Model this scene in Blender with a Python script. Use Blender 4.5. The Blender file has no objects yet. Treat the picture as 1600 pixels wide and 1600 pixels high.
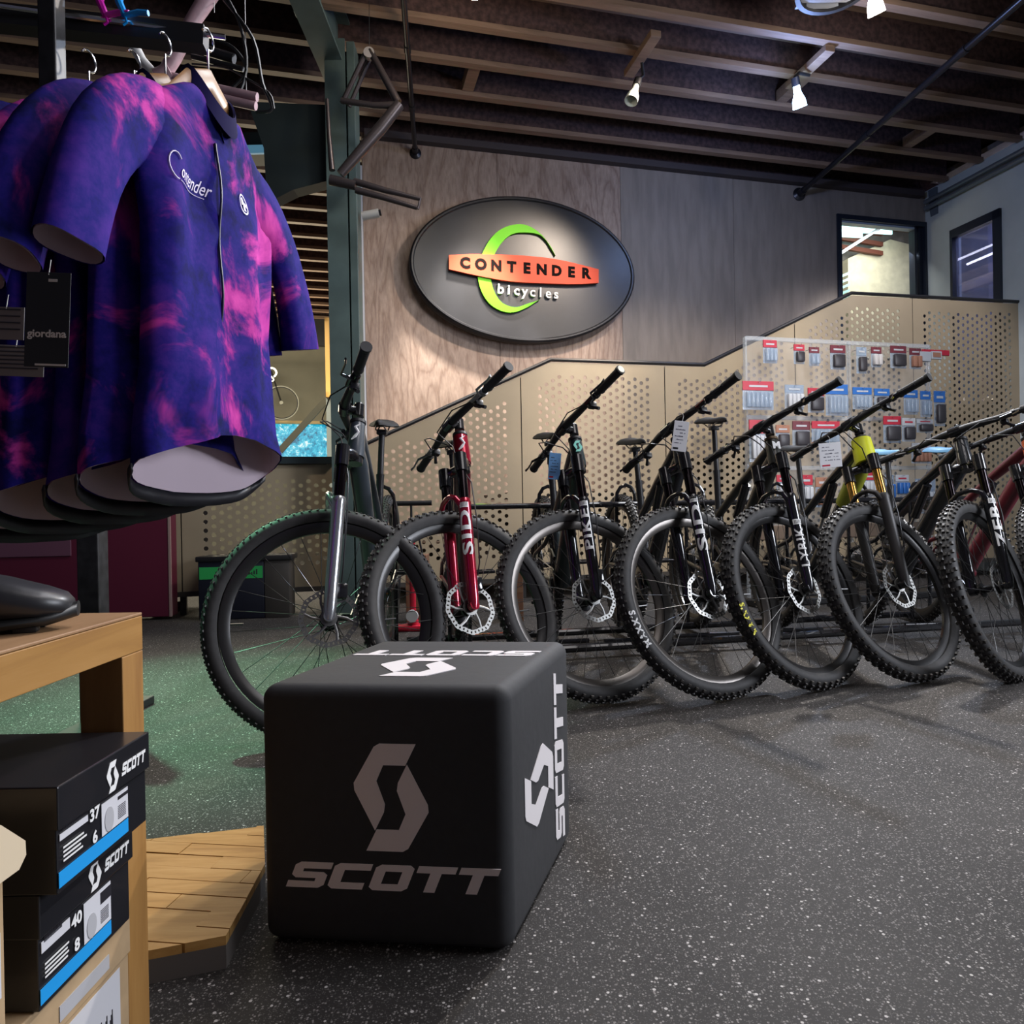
import bpy, bmesh, math, random
from mathutils import Vector as V, Matrix as M
random.seed(7)
C = bpy.context.scene.collection
R = math.radians
F, H = 1100.0, 0.69            # focal length in pixels of a 1600 frame, camera height
ROLL = R(1.03); PIT = math.atan(3 / F)

# ---------------------------------------------------------------- camera
cd = bpy.data.cameras.new('camera'); cd.sensor_width = 36; cd.lens = F / 1600 * 36; cd.clip_start = 0.02
cam = bpy.data.objects.new('camera', cd); C.objects.link(cam)
_up = V((0, math.sin(PIT), math.cos(PIT))); _fw = V((0, math.cos(PIT), -math.sin(PIT))); _rt = V((1, 0, 0))
_r = _rt * math.cos(ROLL) - _up * math.sin(ROLL); _u = _rt * math.sin(ROLL) + _up * math.cos(ROLL)
cam.matrix_world = M(((_r.x, _u.x, -_fw.x, 0), (_r.y, _u.y, -_fw.y, 0), (_r.z, _u.z, -_fw.z, H), (0, 0, 0, 1)))
bpy.context.scene.camera = cam

# ---------------------------------------------------------------- world, exposure, large lights
sc = bpy.context.scene
sc.view_settings.view_transform = 'Standard'; sc.view_settings.look = 'None'
sc.view_settings.gamma = 1; sc.view_settings.use_curve_mapping = False
sc.view_settings.exposure = 0.0
w = bpy.data.worlds.new('world'); sc.world = w; w.use_nodes = True
w.node_tree.nodes['Background'].inputs[0].default_value = (0.62, 0.62, 0.86, 1)
w.node_tree.nodes['Background'].inputs[1].default_value = 0.085

A = R(14.0)
U = V((math.cos(A), math.sin(A), 0)); N = V((-math.sin(A), math.cos(A), 0)); G0 = V((.074, 5.47, 0))
ROOM = M.Translation(G0) @ M.Rotation(A, 4, 'Z')      # room axes: s along the back wall, t away, z up
def rc(s, t, z): return G0 + U * s + N * t + V((0, 0, z))

def lamp(name, loc, target, power, color, size=.06, angle=70, blend=.6, kind='SPOT', parent=None, sy=None):
    l = bpy.data.lights.new(name, kind); l.energy = power; l.color = color
    if kind == 'SPOT': l.spot_size = R(angle); l.spot_blend = blend; l.shadow_soft_size = size
    elif kind == 'AREA':
        l.shape = 'RECTANGLE'; l.size = size; l.size_y = sy or size
    else: l.shadow_soft_size = size
    o = bpy.data.objects.new(name, l); C.objects.link(o)
    d = (V(target) - V(loc)); q = d.to_track_quat('-Z', 'Y')
    o.matrix_world = M.Translation(V(loc)) @ q.to_matrix().to_4x4()
    return o
# key lamps and bulb spill sit at lit fixtures; the others are added without fixtures
lamp('key_lamp', (2.3, 4.6, 3.6), (-.3, 1.3, .2), 560, (1, .93, .86), .05, 75)
lamp('key_lamp_blue', (2.25, 5.3, 3.6), (1.2, 2.6, .6), 330, (.72, .82, 1), .05, 100)
lamp('wall_washer', rc(1.25, -1.0, 3.93), rc(-.45, 1.05, 1.65), 400, (1, .82, .66), .08, 66)
lamp('wall_washer', rc(1.0, -4.0, 3.85), rc(1.5, 0, 1.35), 620, (1, .86, .72), .08, 42)  # unseen spot added, set far back so the wall behind the guard stays dark
lamp('wall_washer', (3.2, 4.6, 3.9), rc(3.6, .3, 1.6), 230, (.95, .9, .95), .08, 66)
lamp('stair_fill_spot', rc(-.1, .30, 3.9), rc(-.2, .95, .9), 900, (1, .90, .78), .08, 50)  # unseen spot added to brighten the wall behind the guard's holes
lamp('landing_fill_spot', rc(3.9, .3, 3.9), rc(3.55, .9, 1.2), 260, (1, .95, .9), .08, 50)  # unseen spot added to brighten the holes by the upper landing
lamp('green_floor_fill', (-2.5, 3.5, 3.6), (-1.1, 2.65, 0), 1300, (.35, 1, .60), .05, 34, .9)  # unseen green lamp added to tint the floor, standing for reflected teal light
lamp('rack_spot', (.9, 1.7, 3.4), (-.65, 1.5, 1.0), 55, (.95, .9, 1), .08, 60)
lamp('right_fill_area', (4.3, 1.5, 2.0), (-.4, 1.2, .6), 150, (.86, .90, 1), 1.4, kind='AREA', sy=1.6)  # unseen area light added to brighten the sides that face right
lamp('floor_area', (1.6, 1.2, 3.9), (1.2, 1.6, 0), 24, (1, .95, .95), 2.2, kind='AREA', sy=1.2)
lamp('bike_area', (1.0, 3.2, 3.9), (1.0, 3.1, 0), 85, (.95, .96, 1), 2.6, kind='AREA', sy=.9)
lamp('far_room_area', rc(-3, 3.8, 3.8), rc(-3, 3.9, 0), 230, (1, .90, .68), 3.0, kind='AREA', sy=4)
lamp('far_room_area', rc(-2, 6.0, 2.4), rc(-2, 5.0, 4), 130, (1, .85, .6), 3.0, kind='AREA', sy=2)
lamp('landing_area', rc(4.5, 1.30, 3.6), rc(4.5, 1.9, 3.0), 17, (1, .98, .90), 1.0, kind='AREA', sy=.6)  # unseen fill added to light the cream wall past the doorway
for _p, _c, _e in (((2.3, 4.35, 3.66), (1, .9, .8), 9), ((2.2, 5.25, 3.62), (.30, .45, 1), 30), ((-.25, 4.2, 3.66), (1, .8, .6), 9)):
    lamp('bulb_spill', _p, (_p[0], _p[1], 0), _e, _c, .05, kind='POINT')

# ---------------------------------------------------------------- pixel -> plane helpers (used only to read real positions off the photo)
def ray(px, py):
    a0, b0 = px - 800, py - 800
    a = a0 * math.cos(ROLL) - b0 * math.sin(ROLL); b = a0 * math.sin(ROLL) + b0 * math.cos(ROLL)
    v = -b / F
    return V((a / F, math.cos(PIT) + math.sin(PIT) * v, -math.sin(PIT) + math.cos(PIT) * v))
def onz(px, py, z=0):
    r = ray(px, py); return r * ((z - H) / r.z) + V((0, 0, H))
def atY(px, py, Y):
    r = ray(px, py); return r * (Y / r.y) + V((0, 0, H))
def ont(px, py, t):
    r = ray(px, py); k = (G0.dot(N) + t) / r.dot(N); p = r * k + V((0, 0, H))
    return (p - G0).dot(U), p.z
def ons(px, py, s):
    r = ray(px, py); k = (G0.dot(U) + s) / r.dot(U); p = r * k + V((0, 0, H))
    return (p - G0).dot(N), p.z

# ---------------------------------------------------------------- materials
MATS = {}
def mat(name, col, rough=.5, metal=0., noise=0., scale=8., bump=0., emit=0., spec=.5, alpha=1., trans=0., stretch=(1, 1, 1), coat=0., col2=None):
    if name in MATS: return MATS[name]
    m = bpy.data.materials.new(name); m.use_nodes = True; nt = m.node_tree; b = nt.nodes['Principled BSDF']
    c = (*col, 1)
    b.inputs['Base Color'].default_value = c; b.inputs['Roughness'].default_value = rough; b.inputs['Metallic'].default_value = metal
    b.inputs['Specular IOR Level'].default_value = spec; b.inputs['Alpha'].default_value = alpha
    b.inputs['Transmission Weight'].default_value = trans; b.inputs['Coat Weight'].default_value = coat
    if emit: b.inputs['Emission Color'].default_value = c; b.inputs['Emission Strength'].default_value = emit
    tc = nt.nodes.new('ShaderNodeTexCoord'); mp = nt.nodes.new('ShaderNodeMapping'); mp.inputs['Scale'].default_value = stretch
    nt.links.new(tc.outputs['Object'], mp.inputs[0])
    nz = nt.nodes.new('ShaderNodeTexNoise'); nz.inputs['Scale'].default_value = scale; nz.inputs['Detail'].default_value = 4
    nt.links.new(mp.outputs[0], nz.inputs[0])
    if noise or col2:
        mx = nt.nodes.new('ShaderNodeMix'); mx.data_type = 'RGBA'
        rp = nt.nodes.new('ShaderNodeMapRange'); rp.inputs[1].default_value = .35; rp.inputs[2].default_value = .65
        nt.links.new(nz.outputs[0], rp.inputs[0]); nt.links.new(rp.outputs[0], mx.inputs[0])
        if col2: mx.inputs[6].default_value = c; mx.inputs[7].default_value = (*col2, 1)
        else:
            mx.inputs[6].default_value = tuple(max(0, x * (1 - noise)) for x in col) + (1,)
            mx.inputs[7].default_value = tuple(min(1, x * (1 + noise)) for x in col) + (1,)
        nt.links.new(mx.outputs[2], b.inputs['Base Color'])
    if bump:
        bp = nt.nodes.new('ShaderNodeBump'); bp.inputs['Strength'].default_value = bump; bp.inputs['Distance'].default_value = .01
        nt.links.new(nz.outputs[0], bp.inputs['Height']); nt.links.new(bp.outputs[0], b.inputs['Normal'])
    MATS[name] = m; return m

def ramp(nt, src, stops):
    r = nt.nodes.new('ShaderNodeValToRGB'); e = r.color_ramp.elements
    while len(e) < len(stops): e.new(.5)
    for i, (p, c) in enumerate(stops): e[i].position = p; e[i].color = (*c, 1)
    nt.links.new(src, r.inputs[0]); return r.outputs[0]

def floor_material():
    m = bpy.data.materials.new('speckled_rubber'); m.use_nodes = True; nt = m.node_tree; b = nt.nodes['Principled BSDF']
    tc = nt.nodes.new('ShaderNodeTexCoord')
    out = None
    base = nt.nodes.new('ShaderNodeTexNoise'); base.inputs['Scale'].default_value = 3; base.inputs['Detail'].default_value = 5
    nt.links.new(tc.outputs['Object'], base.inputs[0])
    col = ramp(nt, base.outputs[0], [(.3, (.024, .0215, .020)), (.7, (.038, .0345, .032))])
    for sc_, thr, rad, cc in ((230, .72, .40, (.20, .185, .175)), (380, .60, .40, (.095, .088, .082)), (120, .93, .30, (.48, .45, .43))):
        vo = nt.nodes.new('ShaderNodeTexVoronoi'); vo.inputs['Scale'].default_value = sc_
        mp = nt.nodes.new('ShaderNodeMapping'); mp.inputs['Location'].default_value = (sc_ * .37, sc_ * .11, 0)
        nt.links.new(tc.outputs['Object'], mp.inputs[0]); nt.links.new(mp.outputs[0], vo.inputs[0])
        sp = nt.nodes.new('ShaderNodeSeparateColor'); nt.links.new(vo.outputs['Color'], sp.inputs[0])
        g = nt.nodes.new('ShaderNodeMath'); g.operation = 'GREATER_THAN'; g.inputs[1].default_value = thr; nt.links.new(sp.outputs[0], g.inputs[0])
        l = nt.nodes.new('ShaderNodeMath'); l.operation = 'LESS_THAN'; l.inputs[1].default_value = rad; nt.links.new(vo.outputs['Distance'], l.inputs[0])
        k = nt.nodes.new('ShaderNodeMath'); k.operation = 'MULTIPLY'; nt.links.new(g.outputs[0], k.inputs[0]); nt.links.new(l.outputs[0], k.inputs[1])
        mx = nt.nodes.new('ShaderNodeMix'); mx.data_type = 'RGBA'; nt.links.new(k.outputs[0], mx.inputs[0]); nt.links.new(col, mx.inputs[6]); mx.inputs[7].default_value = (*cc, 1)
        col = mx.outputs[2]
    nt.links.new(col, b.inputs['Base Color']); b.inputs['Roughness'].default_value = .68; b.inputs['Specular IOR Level'].default_value = .22
    bn = nt.nodes.new('ShaderNodeTexNoise'); bn.inputs['Scale'].default_value = 260; nt.links.new(tc.outputs['Object'], bn.inputs[0])
    bp = nt.nodes.new('ShaderNodeBump'); bp.inputs['Strength'].default_value = .35; bp.inputs['Distance'].default_value = .002
    nt.links.new(bn.outputs[0], bp.inputs['Height']); nt.links.new(bp.outputs[0], b.inputs['Normal'])
    return m

def wood_material(name, c1, c2, c3, grain=(9, 9, .7), scale=1.6, rough=.55, dist=1.5, bump=.1):
    m = bpy.data.materials.new(name); m.use_nodes = True; nt = m.node_tree; b = nt.nodes['Principled BSDF']
    tc = nt.nodes.new('ShaderNodeTexCoord'); mp = nt.nodes.new('ShaderNodeMapping'); mp.inputs['Scale'].default_value = grain
    nt.links.new(tc.outputs['Object'], mp.inputs[0])
    nz = nt.nodes.new('ShaderNodeTexNoise'); nz.inputs['Scale'].default_value = scale; nz.inputs['Detail'].default_value = 7
    nz.inputs['Roughness'].default_value = .65; nz.inputs['Distortion'].default_value = dist
    nt.links.new(mp.outputs[0], nz.inputs[0])
    col = ramp(nt, nz.outputs[0], [(.28, c3), (.47, c1), (.72, c2)])
    nt.links.new(col, b.inputs['Base Color']); b.inputs['Roughness'].default_value = rough
    bp = nt.nodes.new('ShaderNodeBump'); bp.inputs['Strength'].default_value = bump; bp.inputs['Distance'].default_value = .003
    nt.links.new(nz.outputs[0], bp.inputs['Height']); nt.links.new(bp.outputs[0], b.inputs['Normal'])
    MATS[name] = m; return m

def jersey_material(seed):
    m = bpy.data.materials.new('tie_dye_%d' % seed); m.use_nodes = True; nt = m.node_tree; b = nt.nodes['Principled BSDF']
    tc = nt.nodes.new('ShaderNodeTexCoord'); mp = nt.nodes.new('ShaderNodeMapping'); mp.inputs['Location'].default_value = (seed * 3.1, seed * 1.7, seed * .9)
    nt.links.new(tc.outputs['Object'], mp.inputs[0])
    n1 = nt.nodes.new('ShaderNodeTexNoise'); n1.inputs['Scale'].default_value = 4.4; n1.inputs['Detail'].default_value = 6; n1.inputs['Roughness'].default_value = .62; n1.inputs['Distortion'].default_value = .6
    n2 = nt.nodes.new('ShaderNodeTexNoise'); n2.inputs['Scale'].default_value = 9; n2.inputs['Detail'].default_value = 5; n2.inputs['Roughness'].default_value = .7
    nt.links.new(mp.outputs[0], n1.inputs[0]); nt.links.new(mp.outputs[0], n2.inputs[0])
    c2 = ramp(nt, n2.outputs[0], [(.34, (.003, .004, .060)), (.50, (.012, .008, .16)), (.70, (.055, .016, .22))])
    f = ramp(nt, n1.outputs[0], [(.525, (0, 0, 0)), (.61, (1, 1, 1))])
    pk = ramp(nt, n1.outputs[0], [(.52, (.08, .012, .22)), (.60, (.40, .03, .27)), (.70, (.66, .070, .38))])
    mx = nt.nodes.new('ShaderNodeMix'); mx.data_type = 'RGBA'; nt.links.new(f, mx.inputs[0]); nt.links.new(c2, mx.inputs[6]); nt.links.new(pk, mx.inputs[7])
    nt.links.new(mx.outputs[2], b.inputs['Base Color']); b.inputs['Roughness'].default_value = .85; b.inputs['Specular IOR Level'].default_value = .12
    wv = nt.nodes.new('ShaderNodeTexNoise'); wv.inputs['Scale'].default_value = 900; nt.links.new(tc.outputs['Object'], wv.inputs[0])
    bp = nt.nodes.new('ShaderNodeBump'); bp.inputs['Strength'].default_value = .15; bp.inputs['Distance'].default_value = .001
    nt.links.new(wv.outputs[0], bp.inputs['Height']); nt.links.new(bp.outputs[0], b.inputs['Normal'])
    return m

black = mat('satin_black', (.014, .014, .016), .42)
gloss = mat('gloss_black', (.012, .012, .014), .16, coat=.6)
carbon = mat('carbon_black', (.016, .018, .022), .25, coat=.5)
rubber = mat('tyre_rubber', (.019, .018, .018), .66, noise=.25, scale=40, bump=.05)
knobm = mat('lit_knob_rubber', (.045, .041, .037), .5)  # paler than the casing, standing for light glinting off the knobs
chrome = mat('chrome', (.62, .62, .64), .18, 1)
steel = mat('brushed_steel', (.36, .36, .37), .35, 1)
white = mat('white_print', (.78, .78, .77), .55)
steelgreen = mat('painted_steel', (.085, .125, .120), .5, noise=.12, scale=6)
def plywood_material():
    m = bpy.data.materials.new('plywood'); m.use_nodes = True; nt = m.node_tree; b = nt.nodes['Principled BSDF']
    tc = nt.nodes.new('ShaderNodeTexCoord'); mp = nt.nodes.new('ShaderNodeMapping'); mp.inputs['Scale'].default_value = (2.4, 2.4, .55)
    nt.links.new(tc.outputs['Object'], mp.inputs[0])
    nz = nt.nodes.new('ShaderNodeTexNoise'); nz.inputs['Scale'].default_value = 1.0; nz.inputs['Detail'].default_value = 4; nz.inputs['Distortion'].default_value = .5
    nt.links.new(mp.outputs[0], nz.inputs[0])
    mu = nt.nodes.new('ShaderNodeMath'); mu.operation = 'MULTIPLY'; mu.inputs[1].default_value = 13; nt.links.new(nz.outputs[0], mu.inputs[0])
    pp = nt.nodes.new('ShaderNodeMath'); pp.operation = 'PINGPONG'; pp.inputs[1].default_value = .5; nt.links.new(mu.outputs[0], pp.inputs[0])
    f2 = nt.nodes.new('ShaderNodeTexNoise'); f2.inputs['Scale'].default_value = 30; f2.inputs['Detail'].default_value = 5; nt.links.new(mp.outputs[0], f2.inputs[0])
    c1 = ramp(nt, pp.outputs[0], [(.0, (.27, .19, .15)), (.16, (.35, .262, .215)), (.5, (.41, .315, .26))])
    c2 = ramp(nt, f2.outputs[0], [(.3, (.62, .60, .60)), (.7, (1, 1, 1))])
    mx = nt.nodes.new('ShaderNodeMix'); mx.data_type = 'RGBA'; mx.blend_type = 'MULTIPLY'; mx.inputs[0].default_value = .7
    nt.links.new(c1, mx.inputs[6]); nt.links.new(c2, mx.inputs[7]); nt.links.new(mx.outputs[2], b.inputs['Base Color'])
    b.inputs['Roughness'].default_value = .6; return m
ply = plywood_material()
plygrey = mat('shaded_board', (.235, .205, .185), .6, noise=.12, scale=5, stretch=(3, 3, .5))  # plywood greyed to stand for the dimmer right part of the wall
joistm = wood_material('joist_pine', (.22, .145, .105), (.28, .19, .135), (.15, .10, .07), grain=(.6, 9, 9))
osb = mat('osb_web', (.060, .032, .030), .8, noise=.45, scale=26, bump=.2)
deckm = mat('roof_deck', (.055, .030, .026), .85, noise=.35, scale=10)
panelm = mat('perforated_board', (.335, .275, .185), .45, noise=.06, scale=3)
oak = wood_material('bench_beech', (.34, .17, .040), (.40, .21, .060), (.26, .12, .03), grain=(14, 1.2, 14), scale=2.2, dist=.5, bump=.03)
parq = wood_material('parquet_oak', (.50, .27, .075), (.60, .35, .12), (.36, .18, .045), grain=(2, 16, 16), scale=3, dist=.4, bump=.03)
greywall = mat('grey_wall_paint', (.45, .51, .52), .7, noise=.04, scale=4)
cardb = mat('cardboard', (.42, .29, .16), .8, noise=.06, scale=30)
maroon = mat('maroon_laminate', (.115, .012, .035), .45)
redp = mat('red_plastic', (.62, .02, .05), .3)

# ---------------------------------------------------------------- mesh builder
class MB:
    def __init__(s): s.v = []; s.f = []; s.mi = []; s.m = 0
    def add(s, vs, fs, T=None):
        o = len(s.v); s.v += [tuple((T @ V(p)) if T else p) for p in vs]; s.f += [[o + i for i in f] for f in fs]; s.mi += [s.m] * len(fs); return s
    def box(s, a, b, T=None):
        (x0, y0, z0), (x1, y1, z1) = a, b
        return s.add([(x0, y0, z0), (x1, y0, z0), (x1, y1, z0), (x0, y1, z0), (x0, y0, z1), (x1, y0, z1), (x1, y1, z1), (x0, y1, z1)],
                     [(0, 3, 2, 1), (4, 5, 6, 7), (0, 1, 5, 4), (1, 2, 6, 5), (2, 3, 7, 6), (3, 0, 4, 7)], T)
    def cbox(s, a, b, c=.005, T=None):           # box with chamfered edges
        bm = bmesh.new(); bmesh.ops.create_cube(bm, size=1)
        for v in bm.verts: v.co = V([(a[i] + b[i]) / 2 + v.co[i] * (b[i] - a[i]) for i in range(3)])
        bmesh.ops.bevel(bm, geom=bm.edges[:], offset=c, segments=2, affect='EDGES', profile=.5)
        bm.verts.ensure_lookup_table()
        vs = [tuple(v.co) for v in bm.verts]; fs = [[v.index for v in f.verts] for f in bm.faces]; bm.free()
        return s.add(vs, fs, T)
    def loft(s, rings, cap0=True, cap1=True, T=None, closed=False):
        n = len(rings[0]); vs = [p for r in rings for p in r]; fs = []
        k = len(rings)
        for i in range(k if closed else k - 1):
            a, b = i * n, ((i + 1) % k) * n
            for j in range(n): fs.append((a + j, a + (j + 1) % n, b + (j + 1) % n, b + j))
        if not closed:
            if cap0: fs.append(tuple(range(n - 1, -1, -1)))
            if cap1: fs.append(tuple((k - 1) * n + j for j in range(n)))
        return s.add(vs, fs, T)
    def tube(s, pts, r, n=10, T=None, flat=1., cap=True, upv=None):   # r: number or list; flat squashes the second axis
        pts = [V(p) for p in pts]
        rr = r if isinstance(r, (list, tuple)) else [r] * len(pts)
        rings = []; prev = None
        for i, p in enumerate(pts):
            d = (pts[min(i + 1, len(pts) - 1)] - pts[max(i - 1, 0)])
            d = d.normalized() if d.length > 1e-9 else V((0, 0, 1))
            if prev is None:
                h = V(upv) if upv else (V((0, 0, 1)) if abs(d.z) < .9 else V((1, 0, 0)))
                x = (h - d * h.dot(d)).normalized()
            else: x = (prev - d * prev.dot(d)).normalized()
            prev = x; y = d.cross(x)
            rings.append([tuple(p + x * (rr[i] * math.cos(2 * math.pi * j / n)) + y * (rr[i] * flat * math.sin(2 * math.pi * j / n))) for j in range(n)])
        return s.loft(rings, cap, cap, T)
    def ring(s, prof, n=48, T=None, axis='y', a0=0, a1=2 * math.pi):   # closed profile [(radius, axial)] swept round the y axis
        full = abs(a1 - a0 - 2 * math.pi) < 1e-6; k = n if full else n + 1
        rings = []
        for i in range(k):
            t = a0 + (a1 - a0) * i / n; c, d = math.cos(t), math.sin(t)
            rings.append([(r * c, y, r * d) if axis == 'y' else (r * c, r * d, y) for r, y in prof])
        return s.loft(rings, True, True, T, closed=full)
    def lathe(s, prof, n=20, T=None, axis='y'):   # open profile, caps by poles of tiny radius
        rings = [[((r * math.cos(2 * math.pi * j / n)), a, r * math.sin(2 * math.pi * j / n)) if axis == 'y' else (r * math.cos(2 * math.pi * j / n), r * math.sin(2 * math.pi * j / n), a) for j in range(n)] for r, a in prof]
        return s.loft(rings, True, True, T)
    def prism(s, poly, z0, z1, T=None):          # polygon in xy extruded in z
        n = len(poly); vs = [(x, y, z0) for x, y in poly] + [(x, y, z1) for x, y in poly]
        fs = [tuple(range(n - 1, -1, -1)), tuple(range(n, 2 * n))] + [(i, (i + 1) % n, n + (i + 1) % n, n + i) for i in range(n)]
        return s.add(vs, fs, T)
    def mesh(s, name, mats, smooth=None):
        me = bpy.data.meshes.new(name); me.from_pydata(s.v, [], s.f)
        for m in (mats if isinstance(mats, (list, tuple)) else [mats]): me.materials.append(m)
        if any(s.mi): me.polygons.foreach_set('material_index', s.mi)
        bm = bmesh.new(); bm.from_mesh(me); bmesh.ops.recalc_face_normals(bm, faces=bm.faces); bm.to_mesh(me); bm.free()
        if smooth is not None:
            me.polygons.foreach_set('use_smooth', [True] * len(me.polygons)); me.set_sharp_from_angle(angle=R(smooth))
        me.update(); return me
    def build(s, name, mats, parent=None, T=None, smooth=35, **tags):
        return place(s.mesh(name, mats, smooth), name, parent, T, **tags)

def place(me, name, parent=None, T=None, **tags):
    o = bpy.data.objects.new(name, me); C.objects.link(o)
    if parent: o.parent = parent
    if T is not None: o.matrix_local = T
    tag(o, **tags); return o
def tag(o, label=None, cat=None, group=None, kind=None):
    if label: o['label'] = label
    if cat: o['category'] = cat
    if group: o['group'] = group
    if kind: o['kind'] = kind
    return o
def thing(name, label, cat, T=None, group=None):
    o = bpy.data.objects.new(name, None); o.empty_display_size = .1; C.objects.link(o)
    if T is not None: o.matrix_world = T
    return tag(o, label, cat, group)

# ---------------------------------------------------------------- lettering
def text_mb(mb, s, size, T, extrude=.001, bold=0., shear=0., align='CENTER', spacing=1., width=1., fn=None):
    cu = bpy.data.curves.new('t', 'FONT'); cu.body = s; cu.size = size; cu.extrude = extrude; cu.offset = bold; cu.shear = shear
    cu.align_x = align; cu.align_y = 'CENTER'; cu.space_character = spacing; cu.resolution_u = 3
    o = bpy.data.objects.new('t', cu); C.objects.link(o)
    dg = bpy.context.evaluated_depsgraph_get(); me = o.evaluated_get(dg).to_mesh()
    vs = [(v.co.x * width, v.co.y, v.co.z) for v in me.vertices]; fs = [tuple(p.vertices) for p in me.polygons]
    if fn: vs = [tuple(fn(*v)) for v in vs]
    mb.add(vs, fs, T)
    o.evaluated_get(dg).to_mesh_clear(); bpy.data.objects.remove(o); bpy.data.curves.remove(cu)
def frameT(o, x, y):       # matrix with axes x, y and normal x cross y at o
    x = V(x).normalized(); z = x.cross(V(y)).normalized(); y = z.cross(x)
    return M(((x.x, y.x, z.x, o[0]), (x.y, y.y, z.y, o[1]), (x.z, y.z, z.z, o[2]), (0, 0, 0, 1)))
LET = {'S': [[(0, 0), (1.02, 0), (1.17, .12), (1.17, .5), (1.02, .62), (.36, .62), (.36, .75), (1.22, .75), (1.22, 1), (.2, 1), (.05, .88), (.05, .5), (.2, .38), (.84, .38), (.84, .25), (0, .25)]],
       'C': [[(.15, 0), (1.12, 0), (1.12, .25), (.36, .25), (.36, .75), (1.17, .75), (1.17, 1), (.15, 1), (0, .88), (0, .12)]],
       'O': [[(.15, 0), (.6, 0), (.6, .25), (.34, .25), (.34, .75), (.6, .75), (.6, 1), (.15, 1), (0, .88), (0, .12)], [(.6, 0), (1.05, 0), (1.2, .12), (1.2, .88), (1.05, 1), (.6, 1), (.6, .75), (.86, .75), (.86, .25), (.6, .25)]],
       'T': [[(.43, 0), (.78, 0), (.78, .74), (1.2, .74), (1.2, 1), (0, 1), (0, .74), (.43, .74)]]}
def scott(mb, T, w, h, th=.0012, slant=.32):
    tot = 5 * 1.3 - .1 + slant
    for i, ch in enumerate('SCOTT'):
        for poly in LET[ch]:
            mb.prism([((i * 1.3 + x + slant * y) / tot * w - w / 2, (y - .5) * h) for x, y in poly], -th * .3, th, T)
def scott_s(mb, T, h, th=.0012, wx=1.16):
    half = [(-.18, 1.), (.42, 1.), (.245, .60), (-.12, .60), (-.235, .30), (-.10, -.13), (-.12, -.28), (-.27, -.62), (-.60, .12), (-.61, .26), (-.27, .94)]
    k = h / 2
    mb.prism([(x * k * wx, y * k) for x, y in half], -th * .3, th, T)
    mb.prism([(-x * k * wx, -y * k) for x, y in half], -th * .3, th, T)

# ================================================================ THE SETTING
mb = MB(); mb.box((-9, -4, -.1), (11, 16, 0)); mb.build('floor', floor_material(), kind='structure', smooth=None)
CZ = 4.05
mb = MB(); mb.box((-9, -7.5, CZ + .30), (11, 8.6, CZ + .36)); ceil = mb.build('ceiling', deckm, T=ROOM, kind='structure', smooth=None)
def ibeam(L0, L1):
    b = MB(); b.m = 0
    b.box((L0, -.032, 0), (L1, .032, .038)); b.box((L0, -.032, .262), (L1, .032, .30)); b.m = 1; b.box((L0, -.006, .038), (L1, .006, .262)); return b
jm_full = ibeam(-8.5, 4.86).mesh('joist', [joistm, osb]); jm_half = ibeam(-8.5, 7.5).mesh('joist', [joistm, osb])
for k in range(-9, 19):
    t = .756 + .4075 * k
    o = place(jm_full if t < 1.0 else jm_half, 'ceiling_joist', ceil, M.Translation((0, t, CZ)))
mb = MB()
for k in range(-9, 0):
    t = .756 + .4075 * k
    for s in (-.35, 2.25, 3.9):
        if (k + int(s * 3)) % 3 == 0: mb.box((s, t + .035, CZ + .03), (s + .09, t + .37, CZ + .12))
mb.build('joist_blocking', joistm, ceil, kind='stuff')

# back wall of plywood sheets with a doorway on the landing
WT = 1.05
d0 = ont(1313, 340, WT); d1 = ont(1443, 352, WT)
DX0, DX1, DZ1 = d0[0], d1[0], (d0[1] + d1[1]) / 2 - .02; DZ0 = 1.50
WTOP = CZ - .0
edges = [-1.12, .10, 1.32, 2.54, DX0]
back = MB().box((-1.12, WT + .02, 0), (DX0, WT + .12, WTOP)).box((DX0, WT + .02, DZ1), (DX1, WT + .12, WTOP)).box((DX0, WT + .02, 0), (DX1, WT + .12, DZ0)).box((DX1, WT + .02, 0), (4.95, WT + .12, WTOP)).build('wall_back', plygrey, T=ROOM, kind='structure', smooth=None)
for i in range(4):
    MB().cbox((edges[i] + .0015, WT, .0), (edges[i + 1] - .0015, WT + .0195, WTOP - .005), .001).build('plywood_sheet', ply if i < 2 else plygrey, back, smooth=None)  # right-hand sheets use the grey copy, painting in the wall's shading
MB().cbox((DX0 - .0, WT, DZ1 + .001), (DX1, WT + .0195, WTOP - .005), .001).build('plywood_sheet', plygrey, back, smooth=None)
MB().cbox((DX1 + .0015, WT, 0), (4.88, WT + .0195, WTOP - .005), .001).build('plywood_sheet', plygrey, back, smooth=None)
MB().box((-1.155, WT - .005, 0), (-1.121, WT + .125, WTOP - .3)).build('end_trim', mat('white_trim', (.50, .53, .60), .4), back, smooth=None)
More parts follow.
